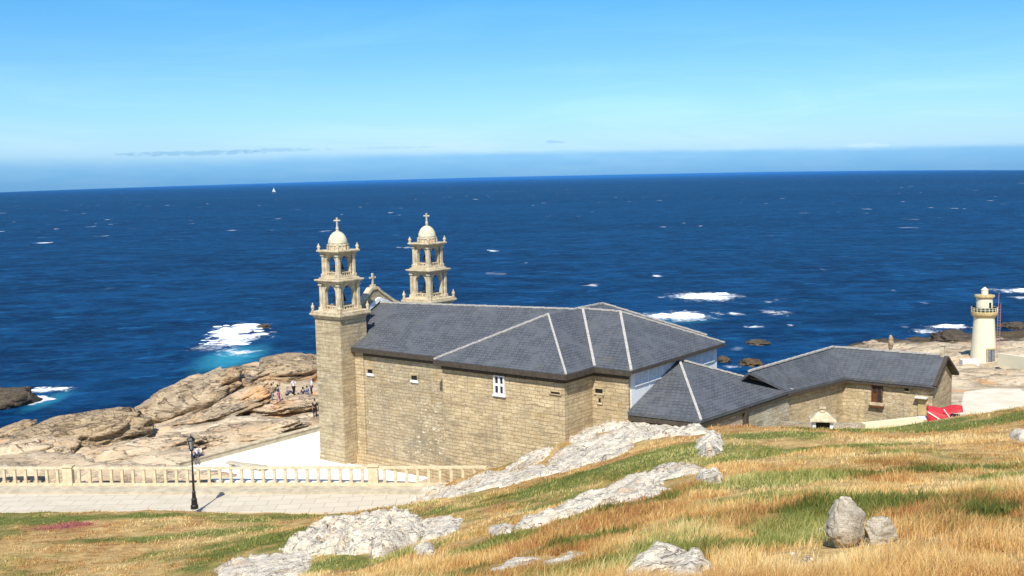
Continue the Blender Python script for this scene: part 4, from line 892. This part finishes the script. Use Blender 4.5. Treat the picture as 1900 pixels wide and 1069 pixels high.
# pale concrete apron between the house and the lighthouse: follows the ground
ap = [(1786,728),(1835,722),(1892,722),(1925,738),(1880,772),(1800,800),(1775,770)]
poly = [cast(*p, ymin=64) if p[1] < 760 else at_z(p[0], p[1], 0) for p in ap]
gxx = np.arange(min(p[0] for p in poly), max(p[0] for p in poly), .2); gyy = np.arange(min(p[1] for p in poly), max(p[1] for p in poly), .2)
X_, Y_ = np.meshgrid(gxx, gyy); ins = inside(X_, Y_, poly); ids = -np.ones(X_.shape, int); ids[ins] = np.arange(ins.sum())
a, b_, c, d_ = ids[:-1, :-1], ids[:-1, 1:], ids[1:, 1:], ids[1:, :-1]; ok = (a >= 0)&(b_ >= 0)&(c >= 0)&(d_ >= 0)
if ok.any():
    Zs = gz_at(X_, Y_)+.06
    for _ in range(40): Zs[1:-1, 1:-1] = np.maximum((Zs[:-2, 1:-1]+Zs[2:, 1:-1]+Zs[1:-1, :-2]+Zs[1:-1, 2:])/4, gz_at(X_, Y_)[1:-1, 1:-1]+.05)
    o = mesh_np('road', np.stack([X_[ins], Y_[ins], Zs[ins]], 1), np.stack([a[ok], b_[ok], c[ok], d_[ok]], 1), M['apron'], smooth=True); tag(o, kind='structure')

# ------------------------------------------------------------------ street lamp
q = at_y(361, 941, 71.3); sl = thing('street_lamp', 'black iron lamp post with glass lantern on the near edge of the path', 'street lamp', (q[0], q[1], q[2]))
b = MB(); b.lathe([(.26, -.1), (.26, .12), (.21, .18), (.19, .55), (.14, .65), (.12, 1.0), (.14, 1.05), (.085, 1.12), (.075, 2.2), (.09, 2.25), (.06, 2.3), (.05, 3.85), (.11, 3.9), (.11, 3.96), (.05, 4.0)], n=14); b.build('post', M['iron'], sl, False)
b = MB(); b.lathe([(.11, 4.0), (.24, 4.62), (.22, 4.64)], n=6); ln = b.build('lantern', M['lampglass'], sl)
b = MB()
for j in range(6): a = j*math.pi/3; b.bar((.115*math.cos(a), .115*math.sin(a), 4.0), (.245*math.cos(a), .245*math.sin(a), 4.63), .03)
b.lathe([(.13, 3.96), (.13, 4.02)], n=6); b.lathe([(.28, 4.62), (.28, 4.67), (.19, 4.80), (.07, 4.88), (.04, 4.95), (.05, 5.0), (.0, 5.06)], n=6); b.build('frame', M['iron'], ln)

# ------------------------------------------------------------------ distant sailing boat
def sail_boat(px, py, lab, hdg):
    q = at_z(px, py, RZS); bt = thing('sailing_boat', lab, 'boat', tuple(q), hdg, 'sailing boats near the horizon')
    b = MB(); sec = [(-5, .9), (-3, 1.5), (0, 1.7), (3, 1.3), (5.8, .05)]; v_ = []
    for x, w2 in sec: v_ += [(x, -w2, 1.1), (x, -w2*.55, 0), (x, 0, -.5), (x, w2*.55, 0), (x, w2, 1.1)]
    fs = [(5*i+j, 5*i+j+1, 5*i+j+6, 5*i+j+5) for i in range(4) for j in range(4)] + [(5*i+4, 5*i, 5*i+5, 5*i+9) for i in range(4)] + [(0, 1, 2, 3, 4)]
    b.solid(v_, fs); b.build('hull', M['white'], bt)
    b = MB(); b.bar((.5, 0, 1), (.5, 0, 14), .16); b.bar((.5, 0, 2), (-4.4, 0, 2), .12); b.build('mast', M['iron'], bt)
    b = MB(); b.solid([(.4, .05, 2.2), (-4.3, .5, 2.2), (.4, .05, 13.6), (.4, -.02, 2.2), (-4.3, .43, 2.2), (.4, -.02, 13.6)], [(0, 1, 2), (5, 4, 3), (0, 3, 4, 1), (1, 4, 5, 2), (2, 5, 3, 0)]); b.build('sail', M['white'], bt)
    b = MB(); b.solid([(.7, .05, 12), (5.4, .05, 1.4), (1.0, .6, 1.8), (.7, 0, 12), (5.4, 0, 1.4), (1.0, .55, 1.8)], [(0, 1, 2), (5, 4, 3), (0, 3, 4, 1), (1, 4, 5, 2), (2, 5, 3, 0)]); b.build('sail', M['white'], bt)
sail_boat(508, 357, 'tiny white sailing boat just below the horizon left of the towers', .5)

# ------------------------------------------------------------------ people
skinm = simple('skin', (.55, .34, .24), .6, .1, bump=0)
cloth = {k: simple('cloth_'+k, c, .85, .15, 6.) for k, c in dict(white=(.78, .78, .80), navy=(.03, .04, .09), pink=(.62, .16, .30), black=(.02, .02, .02), blue=(.10, .22, .45), red=(.50, .05, .05), khaki=(.34, .28, .18), grey=(.25, .25, .27), jeans=(.07, .11, .22)).items()}
hairm = {k: simple('hair_'+k, c, .6, .2) for k, c in dict(dark=(.025, .017, .012), brown=(.09, .05, .025), grey=(.35, .34, .32)).items()}
def skin_obj(name, pts, edges, rad, mat, parent, root=0, sub=1):
    me = bpy.data.meshes.new(name); me.from_pydata(pts, edges, []); me.materials.append(mat)
    o = bpy.data.objects.new(name, me); C.objects.link(o); o.parent = parent
    md = o.modifiers.new('skin', 'SKIN'); md.use_smooth_shade = True
    for i, r in enumerate(rad): me.skin_vertices[0].data[i].radius = r if isinstance(r, tuple) else (r, r)
    for i in range(len(pts)): me.skin_vertices[0].data[i].use_root = (i == root)
    o.modifiers.new('sub', 'SUBSURF').levels = sub; o.modifiers['sub'].render_levels = sub; return o
def person(label, loc, rz, shirt, legs, hair, pose='stand', h=1.7, short=False, group='visitors on the shore rocks', ph=0.):
    p = thing('person', label, 'person', loc, rz, group); s_ = h/1.72
    sit = pose == 'sit'; hip = .93 if not sit else .14
    dz = hip-.93; P = {}
    P['pel'] = (0, 0, hip); P['waist'] = (0, .01 if not sit else -.02, 1.08+dz); P['chest'] = (0, .0 if not sit else -.07, 1.32+dz); P['neck'] = (0, .01 if not sit else -.09, 1.47+dz); P['head0'] = (0, .0 if not sit else -.11, 1.545+dz); P['head1'] = (0, .01 if not sit else -.11, 1.64+dz)
    tw = .06*math.sin(ph)
    for n_, sg in (('l', -1), ('r', 1)):
        P['sh'+n_] = (sg*.17, P['chest'][1], 1.40+dz); P['el'+n_] = (sg*.24, -.02+sg*tw-(.18 if sit else 0), 1.14+dz-(.0 if not sit else -.02)); P['wr'+n_] = (sg*(.23 if not sit else .12), -.10+sg*tw*2-(.34 if sit else 0), .92+dz+(.12 if sit else 0)); P['pa'+n_] = (P['wr'+n_][0], P['wr'+n_][1]-.03, P['wr'+n_][2]-.06)
        if sit: P['hp'+n_] = (sg*.10, -.03, hip-.02); P['kn'+n_] = (sg*.13, -.42, hip+.32); P['an'+n_] = (sg*.12, -.68, .06); P['to'+n_] = (sg*.13, -.86, .03)
        else: P['hp'+n_] = (sg*.10, 0, hip-.06); P['kn'+n_] = (sg*.11, -.04-sg*tw*1.5, .50); P['an'+n_] = (sg*.115, .03-sg*tw*3, .08); P['to'+n_] = (sg*.13, -.13-sg*tw*3, .03)
    rad = dict(pel=(.135, .10), waist=(.12, .085), chest=(.15, .10), neck=.052, head0=(.075, .09), head1=(.082, .10))
    for n_ in 'lr': rad.update({'sh'+n_: .058, 'el'+n_: .042, 'wr'+n_: .028, 'pa'+n_: (.038, .018), 'hp'+n_: .088, 'kn'+n_: .058, 'an'+n_: .04, 'to'+n_: (.042, .025)})
    names = list(P); idx = {n_: i for i, n_ in enumerate(names)}; E = [('pel', 'waist'), ('waist', 'chest'), ('chest', 'neck'), ('neck', 'head0'), ('head0', 'head1')]
    for n_ in 'lr': E += [('chest', 'sh'+n_), ('sh'+n_, 'el'+n_), ('el'+n_, 'wr'+n_), ('wr'+n_, 'pa'+n_), ('pel', 'hp'+n_), ('hp'+n_, 'kn'+n_), ('kn'+n_, 'an'+n_), ('an'+n_, 'to'+n_)]
    pts = [tuple(c*s_ for c in P[n_]) for n_ in names]; rd = [tuple(q*s_ for q in r) if isinstance(r, tuple) else r*s_ for r in (rad[n_] for n_ in names)]; ed = [(idx[a], idx[b]) for a, b in E]
    for n_, sg in (('l', -1), ('r', 1)):            # five fingers off each palm
        pa = P['pa'+n_]; c0 = idx['pa'+n_]
        for f, (dx, ln_) in enumerate(((-.024, .062), (-.008, .075), (.008, .078), (.024, .068))):
            pts += [tuple(c*s_ for c in (pa[0]+dx, pa[1]-.008, pa[2]-.045)), tuple(c*s_ for c in (pa[0]+dx*1.1, pa[1]-.02, pa[2]-.045-ln_))]; rd += [.0085*s_, .007*s_]; ed += [(c0, len(pts)-2), (len(pts)-2, len(pts)-1)]
        pts += [tuple(c*s_ for c in (pa[0]-sg*.045, pa[1]-.02, pa[2]-.03))]; rd += [.009*s_]; ed += [(idx['pa'+n_], len(pts)-1)]
    skin_obj('body', pts, ed, rd, skinm, p)
    # face features on the head
    hc = Vector(P['head1'])*s_ ; b = MB()
    bm2 = b.b
    def blobs(bb, cx, cy, cz, r, sx=1, sy=1, sz=1):
        g = bmesh.ops.create_icosphere(bb.b, subdivisions=2, radius=1)['verts']
        for v_ in g: v_.co = Vector((v_.co.x*r*sx+cx, v_.co.y*r*sy+cy, v_.co.z*r*sz+cz))
    blobs(b, hc.x, hc.y+.025*s_, hc.z+.035*s_, .108*s_, .92, 1.0, .95); blobs(b, hc.x, hc.y+.06*s_, hc.z-.05*s_, .08*s_, .95, .7, 1.1); b.build('hair', hairm[hair], p, True)
    b = MB()
    for sg in (-1, 1): blobs(b, hc.x+sg*.032*s_, hc.y-.096*s_, hc.z-.015*s_, .012*s_)
    b.build('eye', M['dark'], p, True)
    b = MB(); blobs(b, hc.x, hc.y-.105*s_, hc.z-.04*s_, .016*s_, .8, 1.2, 1.3); b.build('nose', skinm, p, True)
    g_ = 1.13
    sn = ['waist', 'chest', 'shl', 'shr', 'ell', 'elr', 'pel']; sp = [tuple(c*s_ for c in P[n_]) for n_ in sn]
    for a_, b_ in (('ell', 'shl'), ('elr', 'shr')):
        pass
    sr = [(.135*s_, .10*s_), (.168*s_, .115*s_), .07*s_, .07*s_, .055*s_, .055*s_, (.15*s_, .115*s_)]
    skin_obj('shirt', sp, [(0, 1), (1, 2), (1, 3), (2, 4), (3, 5), (0, 6)], sr, cloth[shirt], p)
    ln = ['pel', 'hpl', 'hpr', 'knl', 'knr', 'anl', 'anr']; lp = [tuple(c*s_ for c in P[n_]) for n_ in ln]
    if short: lp, le = lp[:5], [(0, 1), (0, 2), (1, 3), (2, 4)]
    else: le = [(0, 1), (0, 2), (1, 3), (2, 4), (3, 5), (4, 6)]
    lr = [(.148*s_, .115*s_), .102*s_, .102*s_, .072*s_, .072*s_, .056*s_, .056*s_][:len(lp)]
    skin_obj('trousers', lp, le, lr, cloth[legs], p)
    b = MB()
    for n_ in 'lr':
        a = P['an'+n_]; c = P['to'+n_]; blobs(b, a[0]*s_, (a[1]*.4+c[1]*.6)*s_, .045*s_, .06*s_, .85, 2.2, .8)
    b.build('shoes', cloth['black'], p, True)
    return p
dg = bpy.context.evaluated_depsgraph_get(); dg.update()
def drop(px, py, Y=None):
    """where the line of sight to a photo point first meets rock or ground"""
    dg = bpy.context.evaluated_depsgraph_get(); d = Vector(ray(px, py)).normalized(); o = Vector(CAM)+d*20.
    if Y: o = Vector(at_y(px, py, Y))-d*.5
    ok_, loc, nrm, i, ob, m_ = scene.ray_cast(dg, o, d); return (loc.x, loc.y, loc.z) if ok_ else tuple(at_y(px, py, Y or 100))
def stand_on(px, py, Y):
    dg = bpy.context.evaluated_depsgraph_get(); q = at_y(px, py, Y); ok_, loc, nrm, i, ob, m_ = scene.ray_cast(dg, Vector((q[0], q[1], q[2]+4)), Vector((0, 0, -1))); return (loc.x, loc.y, loc.z)
ppl = [
 (368, 856, 84.3, .4, 'white', 'navy', 'dark', 'sit', 1.7, 'person in white top seated on the parapet end nearest the lamp post'),
 (379, 857, 84.0, -.3, 'white', 'jeans', 'dark', 'sit', 1.74, 'person in pale top and jeans seated on the parapet beside the one in navy'),
 (505, 738, 104, 2.4, 'khaki', 'grey', 'brown', 'stand', 1.66, 'person in khaki top standing left of the one in pink trousers'),
 (517, 743, 103, 1.9, 'navy', 'pink', 'dark', 'stand', 1.72, 'person in navy top and pink trousers standing on the tan rock'),
 (545, 722, 106, .6, 'white', 'black', 'dark', 'stand', 1.68, 'person in white top and black trousers among the visitors on the ledge'),
 (553, 724, 107, -2.6, 'black', 'grey', 'brown', 'stand', 1.62, 'person in black top on the ledge beside the one in white'),
 (562, 718, 108, 3., 'navy', 'black', 'dark', 'stand', 1.75, 'tall person all in dark clothes on the rock ledge'),
 (570, 719, 108, 1.2, 'blue', 'jeans', 'dark', 'stand', 1.66, 'person in blue top and jeans on the rock ledge near the tower'),
 (578, 722, 106, -1., 'white', 'navy', 'grey', 'stand', 1.64, 'person in white top and navy trousers nearest the tower wall'),
 (532, 728, 106, 2.1, 'grey', 'navy', 'grey', 'sit', 1.7, 'person in grey sitting on the ledge between the two groups'),
 (584, 752, 98, .2, 'black', 'black', 'dark', 'stand', 1.7, 'person in black on the pale slab beside the tower edge')]
spots = [stand_on(a[0], a[1], a[2]) if i > 1 else tuple(W(-10.25, (-6.5, -5.9)[i], .52)) for i, a in enumerate(ppl)]
for a, q in zip(ppl, spots):
    q = (q[0], q[1], q[2]-.01)
    person(a[9], q, a[3], a[4], a[5], a[6], a[7], a[8], group='visitors on the shore rocks' if a[0] > 400 else 'pair seated by the plaza', ph=a[0])

# ------------------------------------------------------------------ grass: many thin blades, drawn denser near the viewer
def blades(N, y0, y1, seed, hmul=1., name='grass', patch=None, mat='blade', gmin=0.):
    r = np.random.default_rng(seed); u_ = r.random(N); Yb = 1/((1-u_)/y0 + u_/y1)                 # about even in the picture
    Xb = (r.random(N)*2-1)*(.56*Yb+3)
    if patch: Xb, Yb = patch[0]+patch[2]*r.normal(size=N)*.5, patch[1]+patch[3]*r.normal(size=N)*.5
    keep = np.ones(N, bool)
    for poly in OUTP: keep &= ~(inside(Xb, Yb, poly) | inside(Xb, Yb+.15+.004*Yb, poly))
    ry, rz = rail_at(Xb); edge = ry-5.9 + .5*fbm(Xb*.5, Yb*.5, oct=3); keep &= (Yb < edge) | (Xb > -4)
    keep &= rockiness(Xb, Yb) < .3
    U, V = local(Xb, Yb); keep &= ~((U > -4) & (V > -1.5) & (U < 29))
    keep &= ~((Xb > 5) & (Yb > 68)); keep &= ~((np.hypot(Xb-g0[0], (Yb-g0[1]+.9)*.8) < .80) & (r.random(N) < .88))
    Xb, Yb = Xb[keep], Yb[keep]; g = greenness(Xb, Yb); k_ = g > gmin-.2*r.random(len(g)) if gmin else np.ones(len(g), bool); Xb, Yb, g = Xb[k_], Yb[k_], g[k_]; cl = fbm(Xb*.8, Yb*.6, oct=4)*1.35
    kp = r.random(len(Xb)) < np.clip(.75+cl*1.1+g*.3, .15, 1); Xb, Yb, g, cl = Xb[kp], Yb[kp], g[kp], cl[kp]; n = len(Xb)
    Zb = ground(Xb, Yb)
    tf = fbm(Xb*2.6, Yb*2.2, oct=2); k = hmul*(.55+1.2*np.clip(cl+.3, 0, 1)+1.1*np.clip(tf, 0, 1)); hgt = np.clip((.13 if not gmin else .12*(1.1+1.6*np.clip(fbm(Xb*1.7, Yb*1.4, oct=3), -.5, .6)))*k*(.45+r.random(n)**1.3), .04, .42)*(1-.2*g)*(1-.45*sm(Yb, 16, 45))
    wd = np.maximum(.006, .00062*Yb)*(.6+.9*r.random(n))*(1.7 if gmin else 1); a = r.random(n)*6.283
    lean = .15+.75*r.random(n); la = 1.0+.9*r.normal(size=n) + .8*fbm(Xb*.2, Yb*.2)
    dx, dy = np.cos(la)*lean*hgt, np.sin(la)*lean*hgt*.8; wx, wy = np.cos(a)*wd/2, np.sin(a)*wd/2
    P = np.empty((n, 5, 3)); P[:, 0] = np.stack([Xb-wx, Yb-wy, Zb-.03], 1); P[:, 1] = np.stack([Xb+wx, Yb+wy, Zb-.03], 1)
    P[:, 2] = np.stack([Xb+dx*.35+wx*.75, Yb+dy*.35+wy*.75, Zb+hgt*.58], 1); P[:, 3] = np.stack([Xb+dx*.35-wx*.75, Yb+dy*.35-wy*.75, Zb+hgt*.58], 1); P[:, 4] = np.stack([Xb+dx, Yb+dy, Zb+hgt], 1)
    me = bpy.data.meshes.new(name); me.vertices.add(n*5); me.vertices.foreach_set('co', P.astype(np.float32).ravel())
    base = (np.arange(n)*5)[:, None]; lo = np.concatenate([base+np.array([[0, 1, 2, 3]]), base+np.array([[3, 2, 4]])], 1).ravel()
    me.loops.add(len(lo)); me.loops.foreach_set('vertex_index', lo.astype(np.int32)); me.polygons.add(n*2)
    ls = (np.arange(n)*7)[:, None]+np.array([[0, 4]]); me.polygons.foreach_set('loop_start', ls.ravel().astype(np.int32)); me.update(calc_edges=True)
    rv = np.clip(.48+1.15*fbm(Xb*.28+3, Yb*.16, oct=5, g=.7)+.20*r.normal(size=n), 0, 1)
    gg = np.clip(g + .25*r.normal(size=n)*(g > .12), 0, 1)
    for nm, val in (('green', gg), ('rnd', rv)):
        at = me.attributes.new(nm, 'FLOAT', 'POINT'); at.data.foreach_set('value', np.repeat(val, 5).astype(np.float32))
    o = bpy.data.objects.new(name, me); C.objects.link(o); me.materials.append(M[mat]); return o
tag(blades(520000, 5.5, 80, 11), 'dry straw coloured and green seaside grass covering the hillside', 'grass', kind='stuff')
q = cast(125, 977); M['mauve'] = simple('dry_mauve_flowers', (.42, .14, .13), .8, .3, 3.)
tag(blades(2600, 5, 80, 12, 1.0, 'flower_patch', (q[0], q[1], 1.9, 1.6), 'mauve'), 'small patch of mauve flowers in the straw grass at far left below the path', 'flowers', kind='stuff')
o2 = blades(260000, 17, 72, 14, 1.1, 'short_turf'); tag(o2, 'short wind bent turf on the middle and far part of the slope', 'grass', kind='stuff')
tag(blades(330000, 5.5, 80, 13, 1.15, 'low_scrub', gmin=.55), 'low green leafy scrub growing among the straw grass on the hillside', 'scrub', kind='stuff')
